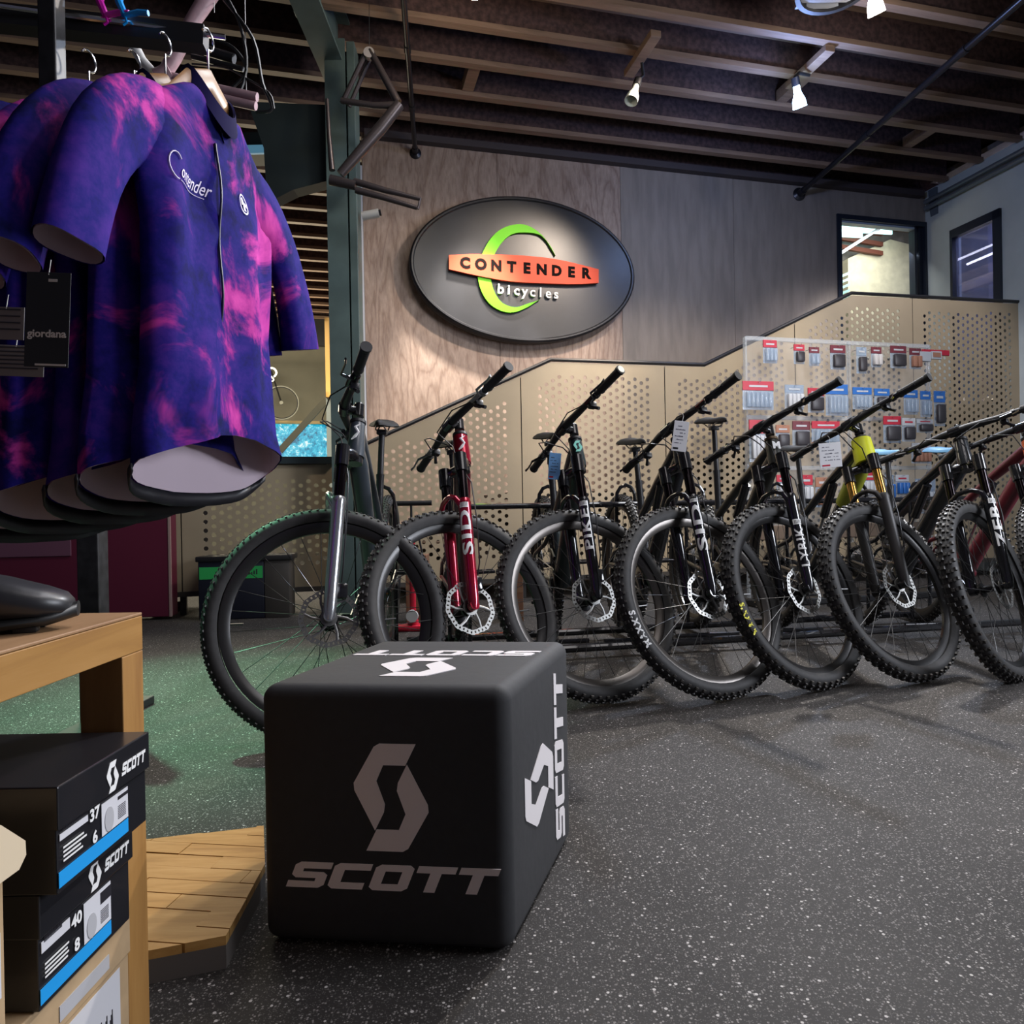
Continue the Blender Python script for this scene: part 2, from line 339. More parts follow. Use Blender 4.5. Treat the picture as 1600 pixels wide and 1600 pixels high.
# doorway casing
dk = mat('dark_blue_frame', (.012, .018, .034), .35)
fr = MB()
fr.box((DX0 - .05, WT - .02, DZ0), (DX0, WT + .13, DZ1 + .05)).box((DX0, WT - .02, DZ1), (DX1, WT + .13, DZ1 + .05)).box((DX1, WT - .02, DZ0), (DX1 + .06, WT + .13, DZ1 + .05))
fr.box((DX1 - .10, WT + .02, DZ0), (DX1 - .075, WT + .10, DZ1)).box((DX1 - .04, WT + .02, DZ0), (DX1, WT + .10, DZ1))
door = fr.build('door_1', dk, T=ROOM, kind='structure', smooth=None)
MB().box((DX1 - .075, WT + .04, DZ0), (DX1 - .055, WT + .09, DZ1)).box((DX0, WT + .02, DZ1 - .02), (DX1 - .10, WT + .1, DZ1)).build('door_edge', mat('pale_blue_edge', (.36, .45, .58), .4), door, smooth=None)
# room seen through the doorway: cream sloped wall, rafters, skylight strips
cream = mat('cream_plaster', (.60, .58, .43), .8, noise=.10, scale=9, bump=.15)
T2 = 1.9
def P2(px, py, t=T2): return ont(px, py, t)
pc = [P2(1325, 404), P2(1391, 374), P2(1430, 384), P2(1470, 390), P2(1470, 560), P2(1325, 560)]
RX = ROOM @ M(((1, 0, 0, 0), (0, 0, -1, 0), (0, 1, 0, 0), (0, 0, 0, 1)))     # local (s, z, -t)
mb = MB(); mb.prism([(a, b) for a, b in pc], -T2 - .1, -T2); lw = mb.build('wall_landing', cream, T=RX, kind='structure', smooth=None)
mb = MB(); mb.prism([P2(1250, 320, 2.02), P2(1560, 320, 2.02), P2(1560, 620, 2.02), P2(1250, 620, 2.02)], -2.12, -2.02)
mb.build('wall_far_right', mat('grey_soffit', (.20, .19, .18), .8, noise=.2, scale=9), T=RX, kind='structure', smooth=None)
sky = mat('skylight_glow', (.50, .92, .90), emit=2.2)
a, b = P2(1308, 342, 1.75), P2(1372, 352, 1.75)
mb = MB(); mb.prism([(a[0], a[1]), (b[0] + .2, b[1] - .02), (b[0] + .2, b[1] - .09), (a[0], a[1] - .14)], -1.77, -1.75)
a, b = P2(1308, 357, 1.75), P2(1348, 363, 1.75); mb.prism([(a[0], a[1]), (b[0], b[1]), (b[0], b[1] - .06), (a[0], a[1] - .09)], -1.77, -1.75)
mb.build('skylight_strip', sky, lw, smooth=None)
mb = MB(); a, b = P2(1310, 398, 1.62), P2(1374, 357, 1.62); mb.tube([(a[0], a[1], -1.62), (b[0], b[1], -1.62)], .018, 8)
mb.build('conduit', mat('bright_conduit', (.60, .70, .80), .3), lw)
mb = MB()
for py in (349, 366, 380):
    a, b = P2(1305, py, 1.82), P2(1380, py + 12, 1.82); mb.prism([(a[0], a[1]), (b[0], b[1]), (b[0], b[1] - .05), (a[0], a[1] - .05)], -1.86, -1.82)
mb.build('rafters', mat('red_rafter', (.10, .025, .012), .7), lw, smooth=None, kind='stuff')
a, b = P2(1300, 440, 1.68), P2(1326, 430, 1.68)
mb = MB()
for k in range(5):
    a = P2(1300, 436 + k * 9, 1.68); b = P2(1328, 424 + k * 9, 1.68); mb.prism([(a[0], a[1]), (b[0], b[1]), (b[0], b[1] - .03), (a[0], a[1] - .03)], -1.70, -1.68)
mb.build('stair_slats', mat('turq_slat', (.30, .60, .56), .4), lw, smooth=None, kind='stuff')

# right wall with its framed window
w0 = ons(1487, 361, 4.88); w1 = ons(1565, 325, 4.88)
t1, t0, wz1 = w0[0], w1[0], 3.516; wz0 = 1.6
SR = 4.88
rw = MB().box((SR, t1, 0), (SR + .12, WT + .15, CZ + .02)).box((SR, -7.5, 0), (SR + .12, t0, CZ + .02)).box((SR, t0, wz1), (SR + .12, t1, CZ + .02)).box((SR, t0, 0), (SR + .12, t1, wz0))
rw.build('wall_right', greywall, T=ROOM, kind='structure', smooth=None)
wf = MB(); b_ = .085
wf.box((SR - .03, t0, wz0), (SR + .06, t0 + b_ * .9, wz1)).box((SR - .03, t1 - .03, wz0), (SR + .06, t1, wz1)).box((SR - .03, t0, wz1 - b_), (SR + .06, t1, wz1)).box((SR - .03, t0, wz0), (SR + .06, t1, wz0 + b_))
win = wf.build('window_1', dk, T=ROOM, kind='structure', smooth=None)
MB().box((SR + .02, t0 + b_ * .9, wz0 + b_), (SR + .028, t1 - .03, wz1 - b_)).build('pane', mat('blue_glass', (.55, .62, .95), .04, trans=.75, alpha=.75), win, smooth=None)
mb = MB(); mb.box((SR + .9, -3, .5), (SR + 1.0, 1.1, 5)); mb.build('wall_office', mat('violet_haze_wall', (.12, .12, .25), .7, noise=.7, scale=3, bump=.3), T=ROOM, kind='structure', smooth=None)  # mottled violet stands for the haze reflected in the window glass
mb = MB(); mb.box((SR + .12, -2.5, 4.2), (SR + .9, 1.1, 4.25)); mb.build('ceiling_office', plygrey, T=ROOM, kind='structure', smooth=None)
o = MB().tube([(SR + .5, -1.2, 3.36), (SR + .5, 1.0, 3.30)], .012, 8).build('tube_light', mat('tube_glow', (1, .95, .98), emit=6), T=ROOM)
tag(o, 'thin lit tube lamp seen behind the small window in the right wall', 'lamp')
o = MB().cbox((SR + .6, -1.2, 3.05), (SR + .68, 1.2, 3.16), .01).build('shelf', mat('tan_ledge', (.55, .40, .36), .5), T=ROOM)
tag(o, 'pale pinkish ledge seen through the small window in the right wall', 'shelf')
lamp('office_light', rc(SR + .45, 0, 3.9), rc(SR + .45, .3, 0), 14, (.7, .75, 1), .5, kind='AREA')

# far room on the left, beyond the end of the plywood wall
FT = 7.45
MB().box((-9, FT, 0), (11, FT + .1, CZ + .3)).build('wall_far', mat('olive_grey_wall', (.245, .235, .185), .8, noise=.08, scale=2), T=ROOM, kind='structure', smooth=None)
MB().box((-9, FT - .12, CZ - .45), (7, FT - .02, CZ)).build('trim_1', mat('dark_header', (.035, .035, .04), .6), T=ROOM, kind='structure', smooth=None)
a = ont(425, 662, FT - .1); b = ont(560, 716, FT - .1)
wn = MB().box((a[0] - .05, FT - .14, b[1] - .08), (b[0] + .05, FT - .02, b[1])).box((a[0] - .05, FT - .14, a[1]), (b[0] + .05, FT - .02, a[1] + .05)).build('window_2', mat('pale_wood_sill', (.60, .45, .22), .5), T=ROOM, kind='structure', smooth=None)
def foliage_glass():
    m = bpy.data.materials.new('daylit_window_graphic'); m.use_nodes = True; nt = m.node_tree; b2 = nt.nodes['Principled BSDF']
    tc = nt.nodes.new('ShaderNodeTexCoord'); nz = nt.nodes.new('ShaderNodeTexNoise'); nz.inputs['Scale'].default_value = 9; nz.inputs['Detail'].default_value = 8; nz.inputs['Roughness'].default_value = .8
    nt.links.new(tc.outputs['Object'], nz.inputs[0])
    c = ramp(nt, nz.outputs[0], [(.38, (.01, .10, .20)), (.46, (.01, .38, .60)), (.54, (.05, .62, .80)), (.58, (.80, .95, .95))])
    nt.links.new(c, b2.inputs['Emission Color']); b2.inputs['Emission Strength'].default_value = 1.0; b2.inputs['Base Color'].default_value = (.1, .1, .1, 1); return m
MB().box((a[0], FT - .06, b[1]), (b[0], FT - .05, a[1])).build('pane', foliage_glass(), wn, smooth=None)
fp = MB()
p, q = ont(507, 497, 6.2), ont(560, 622, 6.2)
for (x0, z0, x1, z1) in ((p[0], q[1], p[0] + .1, p[1]), (p[0], q[1], q[0], q[1] + .08), (p[0], p[1] - .06, q[0], p[1])): fp.box((x0, 6.16, z0), (x1, 6.22, z1))
wn3 = fp.build('window_3', mat('honey_wood_frame', (.62, .38, .12), .45), T=ROOM, kind='structure', smooth=None)
MB().box((p[0] + .1, 6.18, q[1] + .08), (q[0], 6.19, p[1] - .06)).build('pane', mat('teal_glass', (.10, .20, .20), .12, noise=.8, scale=4), wn3, smooth=None)
MB().box((p[0], 6.23, 0), (q[0] + 1.2, 6.35, q[1])).build('wall_office_left', greywall, T=ROOM, kind='structure', smooth=None)
a, b = ont(437, 705, 6.6), ont(510, 625, 6.6)
o = MB().box((0, -.03, -.05), (math.dist(a, b), .03, .05), M.Translation((a[0], 6.6, a[1])) @ M.Rotation(-math.atan2(b[1] - a[1], b[0] - a[0]), 4, 'Y')).build('stair_handrail', mat('handrail_grey', (.10, .10, .08), .6), T=ROOM, smooth=None)
tag(o, 'grey diagonal handrail crossing the far left window', 'handrail')

# steel column and the tapering beam it carries
cx = atY(543, 600, 4.93)
col = MB()
W_, D_ = .20, .20
col.box((-W_ / 2, -.09, 0), (W_ / 2 - .06, -.08, 3.95)).box((-.09, -.08, 0), (-.075, .10, 3.95)).box((-W_ / 2, .10, 0), (W_ / 2 - .06, .115, 3.95)).cbox((W_ / 2 - .055, -.06, 0), (W_ / 2, .10, 3.95), .004)
colT = M.Translation((cx.x, 4.93, 0)) @ M.Rotation(R(2), 4, 'Z')
o = col.build('steel_column', steelgreen, T=colT, smooth=None); tag(o, 'grey-green steel column standing left of the plywood wall', 'column')
b0 = atY(519, 200, 4.9); b1 = atY(458, 0, 4.05); dr = (b1 - b0); 
L = math.hypot(dr.x, dr.y) ; ang = math.atan2(dr.y, dr.x)
bt = thing('steel_beam', 'thick grey-green steel beam running overhead to the column', 'beam', M.Translation((b0.x, b0.y, 3.80)) @ M.Rotation(ang, 4, 'Z'))
MB().box((-.3, -.09, 0), (5.5, .09, .02)).box((-.3, -.09, .42), (5.5, .09, .44)).box((-.3, -.008, .02), (5.5, .008, .42)).build('beam_flange', steelgreen, bt, smooth=None)
for k in range(7):
    y = .25 + k * .42
    MB().box((y, -.16, .16), (y + .06, -.09, .27)).box((y, -.10, .10), (y + .012, -.085, .30)).build('joist_hanger', mat('galvanised', (.30, .36, .38), .4, .7), bt, smooth=None)
gp = [atY(*p, 5.1) for p in ((520, 185), (400, 180), (425, 250), (428, 300), (436, 330), (470, 313), (520, 300))]
mb = MB(); mb.prism([(p.x, p.z) for p in gp], -.06, .06, M(((1, 0, 0, 0), (0, 0, -1, 4.99), (0, 1, 0, 0), (0, 0, 0, 1))))
o = mb.build('steel_gusset', mat('dark_steel', (.022, .034, .036), .55), smooth=None); tag(o, 'dark tapered steel gusset plate left of the column top', 'bracket')
g0, g1 = atY(250, 168, 5.3), atY(545, 198, 5.3)
o = MB().box((-2.4, -.1, 0), (.0, .1, .16), M.Translation((g1.x, 5.45, g1.z - .16))).build('cross_beam', MATS['dark_steel'], smooth=None); tag(o, 'dark steel cross beam running left from the column top', 'beam')
o = MB().cbox((0, 0, 0), (.36, .03, .06), .004, M.Translation(atY(377, 239, 5.2))).build('light_panel', mat('blue_panel', (.10, .26, .38), .4, emit=.6), smooth=None); tag(o, 'short pale blue light strip behind the hanging jerseys', 'lamp')

# pipes under the joists
def pipe(name, label, pts, r, m, fl=None):
    t = thing(name, label, 'pipe', M.Translation(pts[0])); pl = [V(p) - V(pts[0]) for p in pts]
    MB().tube(pl, r, 12).build('pipe_run', m, t)
    d = (pl[1] - pl[0]).normalized(); q = d.to_track_quat('Z', 'Y').to_matrix().to_4x4()
    MB().lathe([(.001, 0), (r * 2.6, 0), (r * 2.6, .012), (r * 1.4, .03), (r * 1.3, .1), (r * 1.02, .1)], 16, q, axis='z').build('pipe_flange', m, t)
    for k in (.35, .7):
        MB().lathe([(r * 1.01, -.03), (r * 1.25, -.03), (r * 1.25, .03), (r * 1.01, .03)], 14, M.Translation(pl[0].lerp(pl[1], k)) @ q, axis='z').build('coupling', m, t)
    return t
dpipe = mat('dark_pipe', (.030, .030, .038), .3, .6)
e = ont(649, 240, WT); s0 = rc(e[0], WT, e[1]); 
pipe('sprinkler_pipe', 'dark sprinkler pipe coming off the plywood wall left of the oval sign', [s0, onz(629, -25, 3.99)], .020, dpipe)
e = ont(1248, 304, WT); s0 = rc(e[0], WT, e[1]); s1 = onz(1700, -90, 3.98)
pipe('sprinkler_pipe', 'long dark pipe crossing the ceiling above the upper doorway', [s0, s1], .026, dpipe)
c0 = rc(4.80, .98, 3.93)
for dz, lb in ((0, 'upper of two steel conduits along the right wall top'), (-.07, 'lower of two steel conduits along the right wall top')):
    o = MB().tube([rc(4.83, 1.0, 3.93 + dz), rc(4.83, -3, 3.95 + dz)], .024, 10).build('conduit', mat('steel_conduit', (.22, .26, .30), .35, .6)); tag(o, lb, 'pipe')
br = ont(1462, 300, .95)
o = MB().prism([(-.07, 0), (.07, 0), (.065, -.18), (.02, -.40), (-.02, -.40), (-.055, -.2)], -.05, .05, RX @ M.Translation((br[0], br[1] + .02, -.93))).build('beam_bracket', mat('blue_grey_steel', (.085, .11, .14), .5), smooth=None); tag(o, 'blue-grey steel bracket in the corner above the upper doorway', 'bracket')
o = MB().box((-1.1, .97, 3.985), (4.8, 1.045, 4.045)).build('ledger_beam', mat('dark_ledger', (.05, .04, .045), .7), T=ROOM, smooth=None); tag(o, 'dark ledger beam along the top of the plywood wall', 'beam')
# vent grille
v0 = onz(1304, -16, 3.9); vt = thing('ceiling_vent', 'round slatted ceiling vent at the top edge of the picture', 'vent', M.Translation(v0))
MB().ring([(.20, 0), (.23, 0), (.23, .14), (.20, .14)], 28, axis='z').build('vent_rim', black, vt)
for k in range(7): MB().box((-.17, -.16 + k * .055, .02), (.17, -.135 + k * .055, .04)).build('slat', mat('grey_slat', (.20, .21, .24), .4), vt, smooth=None)

# spotlights
def spot(px, py, z, label, glow=None, tilt=(0, 0)):
    p = onz(px, py, z); t = thing('spotlight', label, 'lamp', M.Translation(p) @ M.Rotation(A, 4, 'Z'), 'spotlights on the ceiling joists')
    Q = M.Rotation(R(tilt[0]), 4, 'X') @ M.Rotation(R(tilt[1]), 4, 'Y')
    MB().lathe([(.012, .16), (.022, .155), (.026, .10), (.045, .05), (.050, 0), (.046, 0), (.022, .06), (.001, .08)], 20, Q, axis='z').build('bulb', mat('bulb_glow_%s' % glow[0], glow[1], emit=glow[2]) if glow else mat('ribbed_glass', (.50, .55, .50), .2, bump=.4, scale=90), t)
    MB().lathe([(.001, .15), (.030, .15), (.030, .21), (.001, .21)], 14, Q, axis='z').build('socket', black, t)
    a = Q @ V((0, 0, .21)); MB().tube([a, a + V((.05, .02, .05)), (.10, .02, CZ - z - .08)], .012, 8).build('arm', black, t)
    MB().cbox((.06, -.22, CZ - z - .05), (.14, .26, CZ - z - .001), .004).build('mount_block', joistm, t, smooth=None)
spot(1370, 22, 3.72, 'lit warm white spotlight in the upper right corner', ('warm', (1, .93, .82), 30), (20, -30))
spot(1250, 168, 3.70, 'lit blue-white spotlight on the joist above the perforated guard', ('blue', (.45, .75, 1), 30), (20, -25))
spot(735, -6, 3.70, 'lit warm spotlight at the top edge near the ceiling centre', ('gold', (1, .82, .50), 30), (20, 10))
spot(986, 158, 3.66, 'unlit ribbed spotlight hanging right of the oval sign', None, (-12, 22))
# camera on the column
o = thing('security_camera', 'small white security camera on the column beside the wall', 'camera', M.Translation(atY(566, 338, 4.93)))
MB().lathe([(.001, 0), (.03, 0), (.03, .12), (.001, .12)], 16, M.Rotation(R(80), 4, 'Y'), axis='z').build('body', mat('grey_cam', (.45, .44, .42), .4), o)
MB().lathe([(.001, .12), (.022, .12), (.022, .135), (.001, .135)], 16, M.Rotation(R(80), 4, 'Y'), axis='z').build('lens', gloss, o)

# ================================================================ STAIR GUARD of perforated boards
RAIL = [(-2.64, 1.06), (-1.47, 1.06), (.257, 1.866), (1.591, 1.869), (3.038, 2.547), (4.93, 2.571)]
def railz(s):
    for (a, za), (b, zb) in zip(RAIL, RAIL[1:]):
        if s <= b: return za + (zb - za) * (s - a) / (b - a)
    return RAIL[-1][1]
guard = thing('stair_guard', 'tan perforated board guard following the stair with a black top rail', 'railing', ROOM)
seams = [-2.62, -2.44, -1.216, .01, 1.23, 2.456, 3.68, 4.905]
def perf_panel(s0, s1, zb):
    b = MB(); s0 += .004; s1 -= .004
    dx, dy, r = .0535, .062, .0160
    n = int((s1 - s0 - .2) / dx); m0 = s0 + (s1 - s0 - n * dx) / 2
    top = lambda s: railz(s) - .02
    def quad(p): b.add([(x, 0, z) for x, z in p], [tuple(range(len(p)))])
    br = [q for q, _ in RAIL]
    def strip(a, c):          # margin strip, split where the rail bends
        xs = sorted({a, c} | {q for q in br if a < q < c})
        quad([(x, zb) for x in xs] + [(x, top(x)) for x in reversed(xs)])
    strip(s0, m0); strip(m0 + n * dx, s1)
    for i in range(n):
        a, c = m0 + i * dx, m0 + (i + 1) * dx; cxm = (a + c) / 2
        ztop = min(top(a), top(c)) - .07; z0 = zb + .14 + (dy / 2 if i % 2 else 0)
        k = int((ztop - z0) / dy); z1 = z0 + k * dy
        quad([(a, zb), (c, zb), (c, z0), (a, z0)])
        xs = [a] + [q for q in br if a < q < c] + [c]
        quad([(a, z1), (c, z1)] + [(x, top(x)) for x in reversed(xs)])
        for j in range(k):
            y0 = z0 + j * dy; cy = y0 + dy / 2
            o8 = [(cxm + r * math.cos(R(22.5 + 45 * q)), cy + r * math.sin(R(22.5 + 45 * q))) for q in range(8)]
            cn = [(c, cy + .013), (c, y0 + dy), (a, y0 + dy), (a, cy + .013), (a, cy - .013), (a, y0), (c, y0), (c, cy - .013)]
            vs = [(x, 0, z) for x, z in o8] + [(x, 0, z) for x, z in cn]
            # octagon vertex q pairs with outline vertices
            out = [(c, cy + .013), (cxm + .012, y0 + dy), (cxm - .012, y0 + dy), (a, cy + .013), (a, cy - .013), (cxm - .012, y0), (cxm + .012, y0), (c, cy - .013)]
            vs = [(x, 0, z) for x, z in o8] + [(x, 0, z) for x, z in out] + [(c, 0, y0 + dy), (a, 0, y0 + dy), (a, 0, y0), (c, 0, y0)]
            fs = [(q, (q + 1) % 8, 8 + (q + 1) % 8, 8 + q) for q in range(8)] + [(8, 16, 9), (10, 17, 11), (12, 18, 13), (14, 19, 15)]
            b.add(vs, fs)
    return b
for i in range(len(seams) - 1):
    me = perf_panel(seams[i], seams[i + 1], .165).mesh('perforated_panel', panelm)
    bm = bmesh.new(); bm.from_mesh(me); bmesh.ops.remove_doubles(bm, verts=bm.verts, dist=.0004); bm.to_mesh(me); bm.free()
    o = place(me, 'perforated_panel', guard); sm = o.modifiers.new('s', 'SOLIDIFY'); sm.thickness = .004; sm.offset = 1
    for q in ((seams[i] + .03, .30), (seams[i + 1] - .03, .30)): pass
MB().tube([(a, -.002, z) for a, z in RAIL], .016, 8).build('top_rail', black, guard)
MB().box((-2.64, -.015, .13), (4.93, .03, .165)).build('bottom_rail', mat('dark_base_rail', (.05, .045, .04), .5), guard, smooth=None)
for s in seams: MB().box((s - .02, .014, 0), (s + .02, .05, railz(s) - .03)).build('guard_post', mat('dark_post', (.03, .028, .028), .5), guard, smooth=None)
MB().box((4.90, -.03, 0), (4.96, .03, 2.58)).build('end_post', black, guard, smooth=None)
MB().box((-2.64, -.03, 1.05), (-1.40, .05, 1.10)).build('ledge', mat('teal_ledge', (.02, .032, .036), .4), guard, smooth=None)
stair = thing('staircase', 'dark staircase rising to the right behind the perforated guard', 'stairs', ROOM)
tread = mat('dark_tread', (.040, .034, .030), .6)
def flight(s0, s1, z0, z1):
    n = max(2, round((z1 - z0) / .165))
    for k in range(n):
        a = s0 + (s1 - s0) * k / n; z = z0 + (z1 - z0) * (k + 1) / n
        MB().cbox((a, .06, z - .04), (a + (s1 - s0) / n + .02, WT - .02, z), .003).build('tread', tread, stair, smooth=None)
flight(-1.47, .257, 0.02, .83); flight(1.591, 3.038, .83, 1.50)
MB().cbox((.257, .06, .76), (1.591, WT - .02, .83), .003).build('landing', tread, stair, smooth=None)
MB().cbox((3.038, .06, 1.43), (4.87, WT - .02, 1.50), .003).build('landing', tread, stair, smooth=None)
a = MB()
a.prism([(-1.4, .0), (.257, .74), (.257, .60), (-1.1, .0)], -WT + .04, -WT + .08); a.prism([(1.591, .76), (3.038, 1.43), (3.038, 1.27), (1.591, .6)], -WT + .04, -WT + .08)
a.build('stringer', tread, stair, M(((1, 0, 0, 0), (0, 0, -1, 0), (0, 1, 0, 0), (0, 0, 0, 1))), smooth=None)

# ================================================================ OVAL SIGN
ST = .95
sg = thing('oval_sign', 'large black oval shop sign mounted on the plywood wall', 'sign', M.Translation(rc(.33, ST, 2.885)) @ M.Rotation(A, 4, 'Z') @ M.Rotation(R(90), 4, 'X'))
def sp(px, py, t=ST - .02):
    s, z = ont(px, py, t); return (s - .33, z - 2.885)
ra, rb = 1.065, .665
def oval(ka, kb, n=72): return [(ra * ka * math.cos(2 * math.pi * i / n), rb * kb * math.sin(2 * math.pi * i / n)) for i in range(n)]
rings = []
for k, z in ((.97, -.03), (1., -.02), (1., .030), (.985, .045), (.972, .045), (.962, .034), (.955, .034)):
    rings.append([(x, y, z) for x, y in oval(k, 1 - (1 - k) * ra / rb)])
MB().loft(rings).build('board', mat('sign_black', (.014, .015, .019), .38, noise=.3, scale=3, bump=.02), sg, smooth=40)
MB().loft([[(x, y, z) for x, y in oval(k, k)] for k, z in ((.985, -.098), (.985, -.031))]).build('standoff', mat('sign_back', (.13, .12, .115), .6), sg)
# green crescent: outer and inner arcs through points read from the sign
outer = [(860, 392), (845, 370), (822, 355), (800, 354), (778, 363), (762, 380), (750, 405), (745, 430), (750, 455), (762, 475), (780, 487), (800, 490), (822, 482), (841, 470)]
inner = [(866, 402), (856, 384), (842, 370), (822, 366), (800, 368), (784, 380), (770, 402), (765, 425), (768, 450), (778, 470), (790, 479), (806, 482), (824, 476), (841, 471)]
def smoothpts(ps, k=4):
    out = []
    for i in range(len(ps) - 1):
        p0, p1, p2, p3 = ps[max(i - 1, 0)], ps[i], ps[i + 1], ps[min(i + 2, len(ps) - 1)]
        for j in range(k):
            t = j / k
            out.append(tuple(.5 * ((2 * p1[q]) + (-p0[q] + p2[q]) * t + (2 * p0[q] - 5 * p1[q] + 4 * p2[q] - p3[q]) * t * t + (-p0[q] + 3 * p1[q] - 3 * p2[q] + p3[q]) * t ** 3) for q in (0, 1)))
    out.append(ps[-1]); return out
og = [sp(*p) for p in smoothpts(outer)]; ig = [sp(*p) for p in smoothpts(inner)]
b = MB(); n = len(og)
vs = [(x, y, .034) for x, y in og] + [(x, y, .034) for x, y in ig] + [(x, y, .062) for x, y in og] + [(x, y, .062) for x, y in ig]
fs = []
for i in range(n - 1): fs += [(2 * n + i, 2 * n + i + 1, 3 * n + i + 1, 3 * n + i), (i, 2 * n + i, 2 * n + i + 1, i + 1), (n + i, n + i + 1, 3 * n + i + 1, 3 * n + i), (i, i + 1, n + i + 1, n + i)]
fs += [(0, n, 3 * n, 2 * n), (n - 1, 2 * n - 1, 4 * n - 1, 3 * n - 1)]
b.add(vs, fs); b.build('crescent', mat('lime_green', (.12, .48, .015), .55, spec=.2), sg, smooth=None)
ban = smoothpts([(700, 402), (745, 400.5), (810, 402.5), (870, 409), (932, 424)], 4) + smoothpts([(932, 445), (895, 447), (845, 445.5), (795, 442.5), (745, 434), (700, 424)], 4)
ban = [sp(*p) for p in ban]
MB().prism(ban, .05, .078).build('banner', mat('coral_red', (.58, .075, .035), .55, spec=.2), sg, smooth=None)
def between(p, q, s, size, m_, z, bold, **k):
    a, c = V((*sp(*p), z)), V((*sp(*q), z)); d = (c - a)
    for i, ch in enumerate(s):
        mb = MB(); text_mb(mb, ch, size, frameT(a + d * (i / (len(s) - 1)), (d.x, d.y, 0), (0, 1, 0)), bold=bold, **k); mb.build('letter', m_, sg, smooth=None)
between((725, 415), (912, 431), 'CONTENDER', .128, mat('letter_black', (.008, .006, .006), .9, spec=.05), .079, .007, extrude=.002)
between((781, 454), (867, 462), 'bicycles', .125, white, .05, .0015, extrude=.012)

# ================================================================ BICYCLES
def tyre(R0, w, style):
    """R0 outer radius of the casing, w half width"""
    b = MB(); cr = R0 - w
    prof = [(cr + w * math.cos(R(a)) * 1.0, w * math.sin(R(a))) for a in range(-135, 136, 30)]
    b.ring(prof, 64)
    b.m = 1
    rows = {'fine': [(0, .006, .0025, 100), (24, .006, .0025, 100), (-24, .006, .0025, 100), (48, .006, .0028, 90), (-48, .006, .0028, 90)],
            'trail': [(9, .009, .0045, 80), (-9, .009, .0045, 80), (32, .008, .0045, 80), (-32, .008, .0045, 80), (56, .009, .005, 72), (-56, .009, .005, 72)],
            'gravity': [(10, .012, .006, 66), (-10, .012, .006, 66), (35, .010, .0055, 66), (-35, .010, .0055, 66), (60, .011, .0065, 62), (-60, .011, .0065, 62)]}[style]
    for q, (a, hw, ht, n) in enumerate(rows):
        for i in range(n):
            th = 2 * math.pi * (i + (.5 if q % 2 else 0)) / n
            if style != 'fine' and abs(a) < 20 and i % 2: continue_ = .7
            else: continue_ = 1.
            X = M.Rotation(-th, 4, 'Y') @ M.Translation((cr, 0, 0)) @ M.Rotation(R(a), 4, 'Z')
            l = hw * .62 * continue_
            b.add([(w - .002, -hw * .5, -l), (w - .002, hw * .5, -l), (w - .002, hw * .5, l), (w - .002, -hw * .5, l),
                   (w + ht, -hw * .36, -l * .8), (w + ht, hw * .36, -l * .8), (w + ht, hw * .36, l * .8), (w + ht, -hw * .36, l * .8)],
                  [(4, 5, 6, 7), (0, 1, 5, 4), (1, 2, 6, 5), (2, 3, 7, 6), (3, 0, 4, 7)], X)
    return b.mesh('tire', [rubber, knobm], 40)
TY = {'fine': tyre(.370, .0275, 'fine'), 'trail': tyre(.366, .030, 'trail'), 'gravity': tyre(.364, .031, 'gravity')}
def rim_mesh(m):
    b = MB(); b.ring([(.315, -.016), (.320, -.016), (.320, -.012), (.306, -.011), (.306, .011), (.320, .012), (.320, .016), (.315, .016), (.300, .012), (.288, .005), (.288, -.005), (.300, -.012)], 64)
    return b.mesh('rim', m, 40)
RIM = {k: rim_mesh(m) for k, m in (('black', mat('rim_black', (.022, .021, .021), .28, .3)), ('alloy', mat('rim_alloy', (.11, .10, .092), .32, .8)))}
def spokes():
    b = MB(); n = 28
    for i in range(n):
        side = 1 if i % 2 else -1; cr = 1 if (i // 2) % 2 else -1
        a = 2 * math.pi * i / n; h = a + cr * .9
        b.tube([(.024 * math.cos(h), side * .028, .024 * math.sin(h)), (.289 * math.cos(a), side * .002, .289 * math.sin(a))], .0012, 4, cap=False)
    b.tube([(.29 * math.cos(.3), 0, .29 * math.sin(.3)), (.25 * math.cos(.3), 0, .25 * math.sin(.3))], .003, 6)
    return b.mesh('spokes', mat('spoke_steel', (.10, .10, .10), .35, .8))
SP = spokes()
HUB = MB().lathe([(.008, -.058), (.011, -.058), (.012, -.034), (.029, -.032), (.029, -.026), (.014, -.022), (.014, .022), (.029, .026), (.029, .032), (.013, .034), (.011, .058), (.008, .058)], 20).mesh('hub', mat('hub_black', (.03, .03, .032), .25, .6), 40)
def rotor_mesh():
    b = MB(); n = 36
    for i in range(n):     # ring with wave and slots
        a0, a1 = 2 * math.pi * i / n, 2 * math.pi * (i + .62) / n; a2 = 2 * math.pi * (i + 1) / n
        wv = .002 * math.sin(i * math.pi / 2)
        for (x0, x1, r0, r1) in ((a0, a1, .074, .090), (a1, a2, .0745, .0785), (a1, a2, .086, .0895)):
            b.ring([(r0 + wv, .040), (r1 + wv, .040), (r1 + wv, .042), (r0 + wv, .042)], 1, a0=x0, a1=x1)
    for i in range(6):
        a = 2 * math.pi * i / 6; b.tube([(.02 * math.cos(a), .041, .02 * math.sin(a)), (.052 * math.cos(a + .35), .041, .052 * math.sin(a + .35)), (.076 * math.cos(a + .5), .041, .076 * math.sin(a + .5))], .004, 6, flat=.3)
    b.ring([(.016, .039), (.026, .039), (.026, .043), (.016, .043)], 24)
    return b.mesh('brake_rotor', mat('rotor_steel', (.26, .26, .25), .42, .9), 30)
ROT = rotor_mesh()
CAS = MB()
